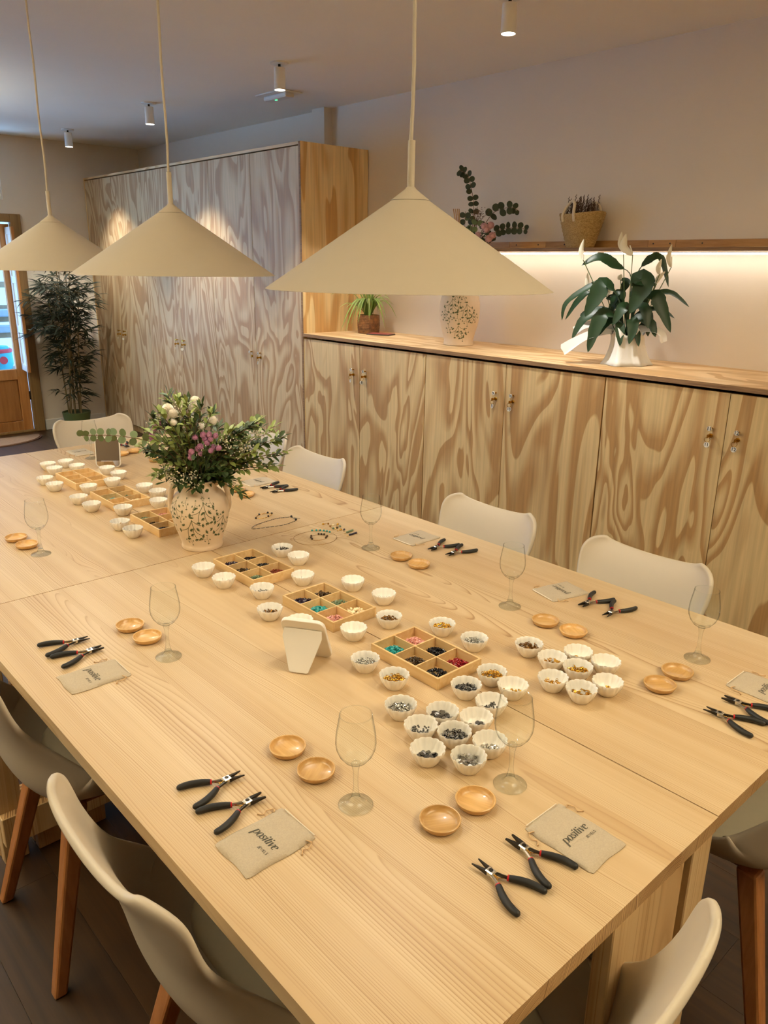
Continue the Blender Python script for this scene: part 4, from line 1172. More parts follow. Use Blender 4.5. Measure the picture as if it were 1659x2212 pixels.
PO = [(0.532, 0.845, -90, 'grey-beige printed linen pouch beside the pliers at the near left'),
      (0.901, 0.537, 0, 'grey-beige printed linen pouch at the near table end'),
      (0.5355, 1.505, -91, 'grey-beige printed linen pouch near the left picture edge'),
      (1.682, 1.125, 76, 'printed linen pouch with upside-down name beside the third cupboard-side glass'),
      (1.683, 1.691, 90, 'printed linen pouch with upside-down name by the seam glass'),
      (1.664, 2.590, 90, 'pale printed linen pouch right of the bouquet leaves'),
      (1.582, 0.530, 0, 'printed linen pouch cut by the right picture edge'),
      (1.314, 3.537, 181, 'pale printed linen pouch at the far table end left of the glass')]
pp = {}
for k, (x, y, a, lab) in enumerate(PO):
    q = k % 3
    if q not in pp:
        t = pp[q] = pouch(q*1.7+0.4); t.location = (x, y, TZ); t.rotation_euler = (0, 0, R(a)); t['label'] = lab
    else: dup(pp[q], None, (x, y, TZ), R(a), lab)

# ------------------------------------------------------------------ stand mirrors
def rrect(w, h, r, n=6):
    out = []
    for cx, cy, a0 in ((w/2-r, h/2-r, 0), (-w/2+r, h/2-r, 90), (-w/2+r, -h/2+r, 180), (w/2-r, -h/2+r, 270)):
        out += [(cx+r*cos(R(a0+90*i/n)), cy+r*sin(R(a0+90*i/n))) for i in range(n+1)]
    return out
def slab(pts, y0, y1, inset=0.0):
    m = MB(); k = len(pts)
    m.V = [(p[0], y, p[1]) for y in (y0, y1) for p in pts]
    m.F = [tuple(range(k)), tuple(range(k, 2*k))] + [(i, (i+1) % k, k+(i+1) % k, k+i) for i in range(k)]
    return m
def mirror(lab, loc, rz, W=0.100, H=0.140, tilt=22, out=0.045):
    """local: glass faces -Y, stand folds out behind (+Y)"""
    t = thing('stand_mirror', lab, 'mirror', loc, rz, 'white folding table mirrors')
    Mt = Matrix.Rotation(R(-tilt), 4, 'X')
    Mp = Mt @ Matrix.Translation((0, 0, H/2))
    fr = obj('frame', slab(rrect(W, H, 0.018), -0.004, 0.005), M_MFRAME, t, smooth=False); fr.matrix_local = Mp
    md = fr.modifiers.new('b', 'BEVEL'); md.width = 0.0015; md.segments = 2; md.limit_method = 'ANGLE'
    gl = obj('mirror_glass', slab(rrect(W-0.008, H-0.008, 0.015), -0.0052, -0.0042), M_MIRROR, t, smooth=False); gl.matrix_local = Mp
    top = Mt @ Vector((0, 0.0065, H*0.80))
    ln = sqrt(top.z**2 + out**2)
    a = atan2(out, top.z)
    pts = [(-W*0.43, 0), (W*0.43, 0), (W*0.45, -0.018), (0.022, -ln+0.002), (0.018, -ln), (-0.018, -ln), (-0.022, -ln+0.002), (-W*0.45, -0.018)]
    st = obj('stand', slab(pts, -0.002, 0.002), M_MFRAME, t, smooth=False)
    st.matrix_local = Matrix.Translation(top) @ Matrix.Rotation(a, 4, 'X')
    md = st.modifiers.new('b', 'BEVEL'); md.width = 0.001; md.segments = 2; md.limit_method = 'ANGLE'
    return t
mirror('white folding mirror seen from behind, leaning beside the ivory tray', (0.949, 1.280, TZ+0.0025), R(124), 0.100, 0.130, 29, 0.034)
mirror('upright white-framed mirror facing us by the far empty tray', (1.300, 3.193, TZ+0.0015), R(-39), 0.105, 0.128, 7)

# ------------------------------------------------------------------ jewellery
def loop_mesh(pts, link, r, closed=True):
    P = [Vector((p[0], p[1], 0)) for p in (catmull(pts+[pts[0]] if closed else pts, 8))]
    m = MB(); acc = 0; d = 0
    for a, b2 in zip(P[:-1], P[1:]):
        acc += (b2-a).length
        while acc >= link:
            acc -= link; d += 1
            c = b2-(b2-a).normalized()*acc; an = atan2(b2.y-a.y, b2.x-a.x)
            M = Matrix.Translation((c.x, c.y, 0.0012)) @ Matrix.Rotation(an, 4, 'Z') @ (Matrix.Rotation(R(70), 4, 'X') if d % 2 else Matrix.Identity(4))
            m.tube([(link*0.62*cos(2*pi*i/10), 0.0016*sin(2*pi*i/10), 0) for i in range(10)], r, 4, M, closed=True)
    return m
def wire(pts, r=0.0005, closed=True):
    P = catmull(pts+[pts[0]] if closed else pts, 8)
    return MB().tube([(p[0], p[1], 0.0007) for p in P], r, 6)
def off(pts, c): return [(a-c[0], b-c[1]) for a, b in pts]
def beads_on(pts, r, mt, parent, name='bead'):
    me = to_mesh(name, MB().sphere((0, 0, 0), r, 10, 6), BEAD[mt])
    for p in pts: put(name, me, parent, (p[0], p[1], r))
c = (1.43, 2.20); t = thing('bracelet', 'gold chain bracelet with dark stones beside the jug', 'bracelet', c+(TZ,))
B1 = off([(1.394, 2.193), (1.410, 2.212), (1.426, 2.221), (1.445, 2.223), (1.461, 2.219), (1.467, 2.203), (1.439, 2.183), (1.415, 2.183)], c)
obj('chain', loop_mesh([(p[0], p[1], 0) for p in B1], 0.006, 0.0005), BEAD['gold'], t)
beads_on([B1[0], B1[2], B1[4], B1[5], B1[6]], 0.0036, 'black', t, 'stone')
c = (1.41, 2.11); t = thing('necklace', 'silver paperclip chain necklace lying beyond the table seam', 'necklace', c+(TZ,))
C1 = off([(1.322, 2.110), (1.343, 2.128), (1.371, 2.138), (1.412, 2.146), (1.451, 2.149), (1.485, 2.136), (1.498, 2.128), (1.491, 2.091), (1.465, 2.082), (1.438, 2.076), (1.40, 2.082), (1.371, 2.092), (1.34, 2.10)], c)
obj('chain', loop_mesh([(p[0], p[1], 0) for p in C1], 0.008, 0.00055), BEAD['gunmetal'], t)
beads_on([C1[6], C1[7]], 0.0042, 'black', t, 'stone')
obj('toggle', MB().tube([(C1[6][0]+0.004, C1[6][1]-0.01, 0.001), (C1[6][0]+0.016, C1[6][1]-0.03, 0.001)], 0.0008, 6), BEAD['silver'], t)
c = (1.43, 1.90); t = thing('wire_necklace', 'fine gold wire necklace with a turquoise bar', 'necklace', c+(TZ,))
T1 = off([(1.366, 1.925), (1.385, 1.955), (1.425, 1.968), (1.465, 1.964), (1.490, 1.945), (1.501, 1.915), (1.499, 1.88), (1.482, 1.856), (1.449, 1.839), (1.41, 1.842), (1.378, 1.862), (1.363, 1.895)], c)
obj('wire', wire([(p[0], p[1], 0) for p in T1]), BEAD['bronze'], t)
beads_on([(T1[3][0]+(T1[5][0]-T1[3][0])*q/5+0.008*sin(pi*q/5), T1[3][1]+(T1[5][1]-T1[3][1])*q/5+0.004*sin(pi*q/5)) for q in range(6)], 0.0034, 'turquoise', t)
c = (1.445, 1.90); t = thing('bracelet', 'bracelet of dark tube beads lying inside the wire necklace', 'bracelet', c+(TZ,))
B2 = off([(1.421, 1.912), (1.430, 1.922), (1.442, 1.926), (1.460, 1.922), (1.472, 1.908), (1.469, 1.888), (1.456, 1.878), (1.435, 1.876), (1.418, 1.884), (1.415, 1.898)], c)
obj('wire', wire([(p[0], p[1], 0) for p in B2], 0.0006), BEAD['bronze'], t)
beads_on([B2[0], B2[1], B2[9], B2[3], B2[4], ((B2[3][0]+B2[4][0])/2, (B2[3][1]+B2[4][1])/2), B2[5], B2[6], ((B2[5][0]+B2[6][0])/2, (B2[5][1]+B2[6][1])/2)], 0.0036, 'brown', t)
EA = [(1.533, 1.992, 'gold'), (1.549, 1.984, 'bronze'), (1.553, 1.963, 'ivory'), (1.571, 1.960, 'gold'), (1.538, 1.959, 'bronze'), (1.532, 1.935, 'green'), (1.546, 1.933, 'brown'), (1.563, 1.938, 'green'), (1.543, 1.909, 'gold'), (1.552, 1.902, 'amethyst')]
LB = ['gold', 'bronze', 'ivory', 'gold hook', 'small bronze', 'green', 'brown', 'sage green', 'gold wire', 'violet']
for k, (x, y, mt) in enumerate(EA):
    t = thing('earring', LB[k] + ' earring number %s in the loose row by the seam glass' % ('one two three four five six seven eight nine ten'.split()[k]), 'earring', (x, y, TZ), k*1.1, 'earrings laid out by the seam')
    obj('stone', MB().sphere((0, 0, 0.0036), 0.0036, 9, 6, (1.4, 1, 0.9)), BEAD[mt], t)
    obj('hook', MB().tube(catmull([(0.004, 0, 0.002), (0.010, 0.001, 0.0012), (0.013, 0.005, 0.001), (0.009, 0.008, 0.001)], 5), 0.0006, 6), BEAD['gold'], t)
for k, (a, b2, mt, lab) in enumerate((((1.538, 1.875), (1.576, 1.881), 'green', 'olive green bead bar earring next to the seam glass'), ((1.529, 1.850), (1.566, 1.852), 'amethyst', 'dark blue bead bar earring closest to the seam glass'))):
    t = thing('bar_earring', lab, 'earring', (a[0], a[1], TZ), atan2(b2[1]-a[1], b2[0]-a[0]), 'earrings laid out by the seam')
    beads_on([(0.004+0.0058*q, 0) for q in range(6)], 0.0034, mt, t)
    obj('hook', MB().tube([(0, 0, 0.0015), (-0.008, 0.002, 0.001)], 0.0006, 6), BEAD['gold'], t)

# ------------------------------------------------------------------ jugs with sprig print
def sprig_pts(kind, rs):
    """flat sprig: list of stems and leaves in unit coordinates"""
    S, Lf = [], []
    def leafset(x, y, a, s):
        for d in (-0.9, -0.3, 0.3, 0.9): Lf.append((x, y, a+d, s))
    if kind == 'big':
        S.append([(0, 0.5), (0.02, 0.2), (0.15, -0.15), (0.4, -0.35)]); S.append([(0, 0.5), (-0.12, 0.2), (-0.3, 0.0), (-0.62, -0.12)])
        S.append([(-0.2, 0.1), (-0.28, -0.2), (-0.3, -0.45)]); S.append([(0.05, 0.1), (0.02, -0.2), (0.12, -0.5)]); S.append([(0, 0.45), (0.25, 0.25), (0.4, 0.2)])
        for (x, y, a) in ((0, 0.55, 1.57), (0.42, 0.2, 0), (0.42, -0.36, -0.3), (0.6, -0.2, .5), (-0.64, -0.12, 3.1), (-0.4, 0.15, 2.2), (-0.3, -0.47, -1.6), (0.12, -0.52, -1.4), (-0.1, 0.02, -1), (0.2, -0.05, .6), (-0.12, -0.28, -.8), (0.3, -0.5, -1)):
            leafset(x, y, a, 0.15)
    else:
        S.append([(0, 0.45), (0.0, 0.15), (-0.15, -0.1), (-0.2, -0.4)]); S.append([(0.0, 0.15), (0.2, 0.05), (0.35, 0.1)])
        for (x, y, a) in ((-0.2, -0.42, -1.6), (0.37, 0.1, .2), (0.15, -0.1, -.8), (-0.25, 0.0, 2.8), (0.02, 0.48, 1.6)): leafset(x, y, a, 0.14)
    return S, Lf
def jug(lab, loc, rz, prof, sprigs, handles, name):
    t = thing(name, lab, 'vase', loc, rz)
    inner = [(max(0.002, r-0.005), z) for r, z in reversed(prof[-6:])]
    obj('body', MB().lathe([(0.0, 0.0)] + prof + inner + [(0.0, inner[-1][1]-0.01)], 64, close=False), M_VASE, t, sharp=50)
    def rad(z):
        for (r1, z1), (r2, z2) in zip(prof[:-1], prof[1:]):
            if z1 <= z <= z2 and z2 > z1: return r1+(r2-r1)*(z-z1)/(z2-z1)
        return prof[-1][0]
    rs = random.Random(5); m = MB()
    for (th, z, s, kind) in sprigs:
        S, Lf = sprig_pts(kind, rs); R0 = rad(z)
        fl = rs.choice((-1, 1))
        def wrap(x, y):
            zz = z+y*s; rr = rad(zz)+0.0004; a = R(th)+fl*x*s/R0
            return (rr*cos(a), rr*sin(a), zz)
        for st in S:
            c = catmull([(p[0], p[1], 0) for p in st], 5)
            V, F = pen([(p.x, p.y) for p in c], 0.024, 0.024, 0.024); m.add([wrap(v[0], v[1]) for v in V], F)
        for (x, y, a, ls2) in Lf:
            l = ls2*rs.uniform(.9, 1.25); w2 = l*0.36
            pts = [(0, 0), (l*.5, w2/2), (l, 0), (l*.5, -w2/2)]
            m.add([wrap(x+p*cos(a)-q*sin(a), y+p*sin(a)+q*cos(a)) for p, q in pts], [(0, 1, 2, 3)])
    tag(obj('sprig_print', m, M_PRINT, t, smooth=False, recalc=False), kind='stuff')
    for (th, z0, z1, out) in handles:
        a = R(th); r1, r0_ = rad(z1), rad(z0)
        p = catmull([((r1-0.003)*cos(a), (r1-0.003)*sin(a), z1), ((r1+out*.55)*cos(a), (r1+out*.55)*sin(a), z1+0.006), ((r1+out)*cos(a), (r1+out)*sin(a), z1-0.010),
                     ((r1+out+0.006)*cos(a), (r1+out+0.006)*sin(a), (z0+z1)/2), ((r0_-0.002)*cos(a), (r0_-0.002)*sin(a), z0+0.004), ((r0_-0.007)*cos(a), (r0_-0.007)*sin(a), z0-0.012)], 6)
        obj('handle', MB().tube(p, [0.0085]*(len(p)-8)+[0.009]*8, 12), M_VASE, t, sharp=80)
    return t
JP = [(0.058, 0.0), (0.0625, 0.001), (0.064, 0.006), (0.0625, 0.012), (0.062, 0.018), (0.069, 0.040), (0.079, 0.070), (0.0865, 0.098), (0.0895, 0.120), (0.0885, 0.138), (0.083, 0.156), (0.073, 0.171), (0.060, 0.182),
      (0.0525, 0.190), (0.050, 0.198), (0.051, 0.207), (0.055, 0.213), (0.053, 0.2155)]
JX, JY, JA = 1.1215, 2.079, R(-28.35)
# angles in the jug frame: -90 faces the camera
SPR = [(-83, 0.134, 0.062, 'big'), (-108, 0.080, 0.064, 'big'), (-42, 0.086, 0.060, 'big'), (-150, 0.140, 0.050, 'big'), (-122, 0.158, 0.03, 's'), (-128, 0.118, 0.034, 's'),
       (-58, 0.116, 0.034, 's'), (-78, 0.040, 0.030, 's'), (-120, 0.038, 0.030, 's'), (-160, 0.085, 0.04, 's'), (-68, 0.156, 0.03, 's'), (-100, 0.152, 0.03, 's'),
       (10, 0.12, 0.05, 'big'), (60, 0.09, 0.05, 'big'), (110, 0.13, 0.05, 'big'), (160, 0.08, 0.05, 'big')]
jug('cream two-handled jug with green sprig print on the table seam', (JX, JY, TZ), JA, JP, SPR, [(-5, 0.130, 0.200, 0.03), (183, 0.130, 0.200, 0.03)], 'patterned_jug')
VP = [(0.080, 0.0), (0.0875, 0.002), (0.089, 0.012), (0.086, 0.022), (0.092, 0.05), (0.106, 0.10), (0.116, 0.15), (0.1195, 0.20), (0.1175, 0.245), (0.110, 0.275), (0.098, 0.300), (0.084, 0.318), (0.075, 0.330), (0.073, 0.345), (0.078, 0.360), (0.076, 0.364)]
VX, VY = 3.514, 3.22
VA = atan2(-VX, VY)
SPV = [(-112, 0.235, 0.075, 'big'), (-70, 0.205, 0.075, 'big'), (-95, 0.155, 0.05, 's'), (-115, 0.16, 0.045, 's'), (-88, 0.225, 0.045, 's'), (-92, 0.085, 0.07, 'big'), (-70, 0.14, 0.05, 's'), (-68, 0.075, 0.05, 's'), (-125, 0.1, 0.05, 's'), (-80, 0.05, 0.045, 's'),
       (-135, 0.18, 0.06, 'big'), (-45, 0.17, 0.06, 'big'), (20, 0.2, 0.06, 'big'), (90, 0.15, 0.06, 'big'), (160, 0.2, 0.06, 'big'), (-100, 0.275, 0.05, 's'), (-80, 0.275, 0.05, 's')]
jug('large cream vase with green sprig print on the worktop', (VX, VY, WZ0+0.022), VA, VP, SPV, [], 'patterned_vase')

# ------------------------------------------------------------------ flowers
def mum_mesh(name, r, mat, n=90, seed=1):
    rs = random.Random(seed); m = MB().sphere((0, 0, 0), r*0.8, 10, 6)
    for i in range(n):
        z = 1-1.55*(i+0.5)/n; a = i*2.39996; q = sqrt(max(0, 1-z*z))
        d = Vector((q*cos(a), q*sin(a), z)); sd = d.cross(Vector((0.01, 0.02, 1))).normalized(); up = d.cross(sd)
        b0 = d*r*0.72; tip = d*r*1.04+up*r*(-0.10); w2 = r*0.17
        m.add([b0-sd*w2, b0+sd*w2, d*r*0.98+sd*w2*1.1-up*r*0.1, tip, d*r*0.98-sd*w2*1.1-up*r*0.1], [(0, 1, 2, 3, 4)])
    return to_mesh(name, m, mat, True, 50, False)
def pinnate(m, path, n, l, w, rs, ends=True, start=0.25):
    """stem leaves in pairs"""
    P = catmull(path, 8); k = len(P)
    for i in range(n):
        f = start+(1-start)*i/max(1, n-1); j = min(k-2, int(f*(k-1)))
        p = P[j]; t = (P[j+1]-P[max(j-1, 0)]).normalized()
        for s in (-1, 1):
            sd = t.cross(Vector((rs.uniform(-.4, .4), rs.uniform(-.9, .1), 1))).normalized()*s
            d = (sd*0.8+t*0.65+Vector((0, 0, rs.uniform(-.35, .35)))).normalized()
            ll = l*rs.uniform(.7, 1.2)
            m.blade([p, p+d*ll*.35+Vector((0, 0, .08*ll)), p+d*ll*.7+Vector((0, 0, .06*ll)), p+d*ll], [w*.25, w, w*.85, w*.06], (rs.uniform(-.3, .3), rs.uniform(-.5, .2), 1), 0.12)
    if ends:
        p = P[-1]; t = (P[-1]-P[-2]).normalized()
        m.blade([p, p+t*l*.5, p+t*l], [w*.3, w, w*.06])
bq = thing('table_bouquet', 'mixed bouquet of white and pink chrysanthemums in the patterned jug', 'bouquet', (JX, JY, TZ), JA)
rs = random.Random(21)
wm = mum_mesh('white_bloom', 0.0165, M_WMUM, 110, 1); pm = mum_mesh('pink_bloom', 0.0095, M_PMUM, 60, 2); sm = mum_mesh('small_bloom', 0.011, M_WMUM, 60, 3)
MOUTH = 0.205
stems = MB()
def stem_to(m, p, r=0.0011, spread=0.02):
    b2 = (p[0]*0.12+rs.uniform(-spread, spread), p[1]*0.12+rs.uniform(-spread, spread), MOUTH-0.03)
    midp = (p[0]*0.5+b2[0]*0.3, p[1]*0.5+b2[1]*0.3, (p[2]+MOUTH)/2)
    m.tube(catmull([b2, midp, p], 5), r, 5)
for (x, z, d, q) in ((-0.075, 0.437, -0.02, 0), (-0.061, 0.424, -0.035, 0), (-0.034, 0.447, 0.0, 0), (0.005, 0.452, 0.01, 0), (0.0, 0.438, -0.015, 0), (-0.060, 0.402, -0.05, 1), (0.017, 0.385, -0.03, 1), (0.052, 0.395, -0.01, 0)):
    o = put('white_bloom', sm if q else wm, bq, (x, d, z), (rs.uniform(-.5, .2), rs.uniform(-.4, .4), rs.uniform(0, 6)))
    stem_to(stems, (x, d, z-0.01), 0.0013)
for (x, z) in ((0.021, 0.364), (0.038, 0.365), (0.056, 0.359), (0.026, 0.352), (0.042, 0.351), (0.031, 0.341), (0.011, 0.331), (0.003, 0.322), (-0.015, 0.316), (0.011, 0.309), (-0.016, 0.307), (-0.019, 0.298), (0.05, 0.326), (0.064, 0.325), (0.04, 0.316), (-0.002, 0.357)):
    d = -0.062+rs.uniform(-.008, .008)
    put('pink_bloom', pm, bq, (x, d, z), (rs.uniform(.2, .9), rs.uniform(-.3, .3), rs.uniform(0, 6)))
    stem_to(stems, (x, d, z-0.006), 0.0009)
for (x, z) in ((-0.128, 0.359), (-0.123, 0.351), (-0.107, 0.39), (-0.10, 0.395), (-0.115, 0.383)):
    put('pink_bloom', pm, bq, (x, -0.03, z), (0.4, rs.uniform(-.3, .3), 0)); stem_to(stems, (x, -0.03, z-0.006), 0.0009)
obj('stems', stems, M_STEM, bq); bq.children[-1]['kind'] = 'stuff'
gy = MB()
for (x, z, n, sp, d) in ((-0.09, 0.262, 34, 0.026, -.06), (-0.047, 0.241, 34, 0.024, -.07), (-0.012, 0.239, 26, 0.02, -.075), (-0.075, 0.228, 18, .018, -.06), (-0.014, 0.208, 16, .014, -.07), (0.178, 0.36, 42, 0.016, -.02), (0.137, 0.321, 46, .024, -.045), (0.095, 0.335, 46, .026, -.05), (-0.101, 0.4, 44, .022, -.02), (-0.041, 0.430, 40, .022, -.02)):
    for _ in range(n):
        p = (x+rs.gauss(0, sp*.6), d+rs.gauss(0, .012), z+rs.gauss(0, sp*.6))
        gy.sphere(p, rs.uniform(0.0016, 0.0027), 6, 4)
        if _ % 4 == 0: gy.tube([(x, d+.01, z-0.03), p], 0.0003, 3)
tag(obj('baby_breath', gy, M_GYP, bq), kind='stuff')
TIPS = [(-.148, .308), (-.168, .328), (-.118, .242), (-.072, .478), (-.045, .470), (-.02, .465), (.024, .451), (.049, .424), (.103, .369), (.16, .385), (.191, .397), (.236, .374), (.262, .338), (.268, .296), (.236, .247), (.125, .180), (.093, .221), (-.085, .225), (-.12, .42), (-.10, .44), (-.14, .37), (.0, .40), (-.06, .37), (-.09, .33), (.08, .33), (.13, .30), (.16, .27), (.19, .32), (.06, .27), (.02, .25), (-.03, .27), (-.07, .29), (-.11, .29), (.10, .26), (.0, .215), (.05, .225), (-.05, .225), (.14, .34), (-.02, .34), (.12, .37)]
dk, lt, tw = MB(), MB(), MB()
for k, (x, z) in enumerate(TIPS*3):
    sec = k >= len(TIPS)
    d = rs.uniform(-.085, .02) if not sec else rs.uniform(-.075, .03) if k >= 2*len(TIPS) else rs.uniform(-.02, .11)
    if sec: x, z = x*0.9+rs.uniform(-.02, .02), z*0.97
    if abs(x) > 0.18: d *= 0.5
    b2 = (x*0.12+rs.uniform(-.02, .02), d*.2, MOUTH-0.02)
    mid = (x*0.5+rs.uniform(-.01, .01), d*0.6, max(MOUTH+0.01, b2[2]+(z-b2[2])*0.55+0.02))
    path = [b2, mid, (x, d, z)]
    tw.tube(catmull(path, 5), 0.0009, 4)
    tgt = lt if (z > 0.32 or abs(x) > 0.1) and k % 3 else dk  # light painted into leaf colour: brighter above and outside, darker within
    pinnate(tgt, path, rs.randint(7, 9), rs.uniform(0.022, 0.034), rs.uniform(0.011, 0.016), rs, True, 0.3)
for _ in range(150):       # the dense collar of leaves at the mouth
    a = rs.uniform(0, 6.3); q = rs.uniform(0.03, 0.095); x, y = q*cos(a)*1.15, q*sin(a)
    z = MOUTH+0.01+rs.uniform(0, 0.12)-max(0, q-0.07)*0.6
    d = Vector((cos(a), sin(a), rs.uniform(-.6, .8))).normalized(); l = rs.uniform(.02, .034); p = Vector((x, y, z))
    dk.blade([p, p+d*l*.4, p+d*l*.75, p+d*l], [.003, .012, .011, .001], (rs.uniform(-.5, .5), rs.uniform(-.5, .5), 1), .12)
tag(obj('shaded_foliage', dk, M_LEAF, bq, recalc=False), kind='stuff'); tag(obj('lit_foliage', lt, M_LEAFY, bq, recalc=False), kind='stuff'); tag(obj('twigs', tw, M_TWIG, bq), kind='stuff')
def round_leaf(r, fold=0.12):
    m = MB(); n = 12
    m.V = [(r, 0, 0.0)] + [(r+r*cos(2*pi*i/n), r*0.92*sin(2*pi*i/n), r*fold*abs(sin(2*pi*i/n))) for i in range(n)]
    m.F = [(0, 1+i, 1+(i+1) % n) for i in range(n)]
    return m
def euc_branch(parent, pts, sizes, mat, seed, name='eucalyptus_branch', r=0.0012):
    rs2 = random.Random(seed); P = catmull(pts, 6)
    br = obj(name, MB().tube(P, r, 6), M_TWIG, parent)
    k = len(P)
    for i, s in enumerate(sizes):
        f = (i+0.6)/len(sizes); j = min(k-2, int(f*(k-1))); t = (P[j+1]-P[j]).normalized()
        for sd in (-1, 1):
            if rs2.random() < 0.06: continue
            ax = Vector((rs2.uniform(-.5, .5), -0.9, rs2.uniform(-.6, .6)))
            d = (t.cross(ax).normalized()*sd*0.9+t*0.4).normalized()
            n = (Vector((rs2.uniform(-.7, .7), -1, rs2.uniform(-.6, .8)))); n = (n-d*n.dot(d)).normalized(); y = n.cross(d)
            M = Matrix(((d.x, y.x, n.x, P[j].x), (d.y, y.y, n.y, P[j].y), (d.z, y.z, n.z, P[j].z), (0, 0, 0, 1)))
            key = round(s, 4)
            if (key, mat.name) not in EUC: EUC[(key, mat.name)] = to_mesh('leaf', round_leaf(s), mat, True, 90, False)
            put('leaf', EUC[(key, mat.name)], br, M=M)
    return br
EUC = {}
euc_branch(bq, [(-0.04, -0.02, 0.26), (-0.11, -0.03, 0.335), (-0.202, -0.035, 0.363), (-0.273, -0.03, 0.369), (-0.322, -0.03, 0.369)], [.010, .011, .011, .012, .012, .012, .012, .0115, .011, .011, .010, .010, .011], M_EUC, 3)
euc_branch(bq, [(0.05, -0.03, 0.25), (0.12, -0.03, 0.33), (0.175, -0.02, 0.38), (0.192, -0.02, 0.398)], [.011, .011, .010, .011], M_EUC, 4)

# dried bouquet in the large vase
dq = thing('dried_bouquet', 'eucalyptus and pale pink roses in the large worktop vase', 'bouquet', (VX, VY, WZ0+0.022), VA)
rs = random.Random(9)
euc_branch(dq, [(0.0, -.02, .34), (0.045, -.02, 0.60), (0.056, -.02, 0.74), (0.050, -.02, 0.811), (0.032, -.02, 0.885), (0.012, -.02, 0.938), (-0.035, -.02, 0.963)], [.012]*3+[.017]*10, M_EUCD, 11, r=0.0018)
euc_branch(dq, [(0.02, -.03, .34), (0.09, -.03, 0.60), (0.151, -.03, 0.722), (0.206, -.03, 0.757), (0.268, -.03, 0.768), (0.312, -.03, 0.748)], [.014]*3+[.022, .022, .022, .020, .017, .014], M_EUCD, 12, r=0.0018)
euc_branch(dq, [(0.02, -.03, .34), (0.10, -.03, 0.54), (0.178, -.03, 0.633), (0.237, -.03, 0.655), (0.303, -.03, 0.660), (0.367, -.03, 0.652)], [.014]*3+[.019, .019, .018, .019, .020, .018, .014], M_EUCD, 13, r=0.0018)
for k, (x, z) in enumerate(((0.01, 0.745), (0.04, 0.735), (-0.02, 0.70), (0.08, 0.70), (0.13, 0.69), (-0.06, 0.68), (0.0, 0.66), (0.05, 0.66), (-0.1, .62), (-.15, .56), (.1, .6))):
    euc_branch(dq, [(0.0, 0, .34), (x*.6, rs.uniform(-.08, .05), .5), (x, rs.uniform(-.1, .06), z)], [.013, .015, .017, .018, .018], M_EUC if k % 2 else M_EUCD, 20+k, r=0.0015)
rm = mum_mesh('rose_bloom', 0.021, M_PROSE, 40, 7)
rstem = MB()
for (x, z) in ((0.115, 0.664), (0.13, 0.648), (0.154, 0.669), (0.084, 0.617), (0.165, 0.615), (0.145, 0.597), (0.02, 0.6), (-0.05, .6)):
    put('rose_bloom', rm, dq, (x, -0.09, z), (0.9, 0.1, x*20)); rstem.tube(catmull([(x*.1, -.01, .35), (x*.6, -.06, .5), (x, -.085, z-.015)], 5), 0.0016, 5)
obj('stems', rstem, M_STEM, dq)
for x in (-0.059, -0.047, -0.036, -0.027):
    obj('cinnamon_stick', MB().tube([(x*.5, -0.05, .62), (x, -0.06, 0.757)], 0.0028, 8), M_RAIL, dq)
seed = MB()
for _ in range(60):
    p = (0.085+rs.gauss(0, .022), -.05+rs.gauss(0, .01), .74+rs.gauss(0, .014)); seed.sphere(p, 0.0028, 5, 3)
    if _ % 3 == 0: seed.tube([(0.06, -.04, .66), p], 0.0006, 3)
tag(obj('seed_heads', seed, M_TWIG, dq), kind='stuff')
fol = MB()
for _ in range(170):
    a = rs.uniform(0, 6.3); q = rs.uniform(.02, .15); p = Vector((q*cos(a)+.02, q*sin(a)*.7-.02, .40+rs.uniform(0, .26)-q*.3))
    d = Vector((cos(a), sin(a), rs.uniform(-.2, .9))).normalized(); l = rs.uniform(.03, .06)
    fol.blade([p, p+d*l*.4, p+d*l*.75, p+d*l], [.005, .016, .013, .001], (rs.uniform(-.5, .5), rs.uniform(-.5, .5), 1))
tag(obj('foliage', fol, M_EUCD, dq, recalc=False), kind='stuff')

# ------------------------------------------------------------------ basket with heather
bk = thing('straw_basket', 'woven straw basket with pale rope handles on the wall shelf', 'basket', (3.685, 2.535, 1.694), R(-12))
def bask(t, r, z): return 1.0
rowsB = 9; m = MB(); prof = []
for i in range(rowsB*4+1):
    f = i/(rowsB*4); z = f*0.165; r = 0.078+0.058*f**0.9 + 0.0028*abs(sin(pi*rowsB*f))
    prof.append((r, z))
prof = [(0.0, 0.001)] + prof + [(prof[-1][0]-0.004, 0.167)] + [(0.07+0.056*f, 0.008+0.155*f) for f in (0.98, 0.5, 0.05)] + [(0.0, 0.006)]
bm_ = MB().lathe(prof, 72, mod=lambda t, r, z: 1+0.012*sin(36*t+z*700) if r > 0.075 else 1, close=False)
bm_.V = [(v[0]*(0.74), v[1], v[2]+0.012*(v[1]/0.13)**2*(v[2]/0.165)) for v in bm_.V]
obj('weave', bm_, M_STRAW, bk, sharp=60)
for sx in (-1, 1):
    p = catmull([(sx*0.088, -0.035, 0.13), (sx*0.096, -0.035, 0.17), (sx*0.085, -0.025, 0.215), (sx*0.075, 0.005, 0.228), (sx*0.082, 0.035, 0.20), (sx*0.096, 0.045, 0.165), (sx*0.09, 0.045, 0.13)], 5)
    obj('rope_handle', MB().tube(p, 0.0078, 8), M_ROPE, bk)
hp = thing('heather_bunch', 'dried brown heather standing in the straw basket', 'plant', (3.685, 2.535, 1.694), R(-12))
rs = random.Random(31)
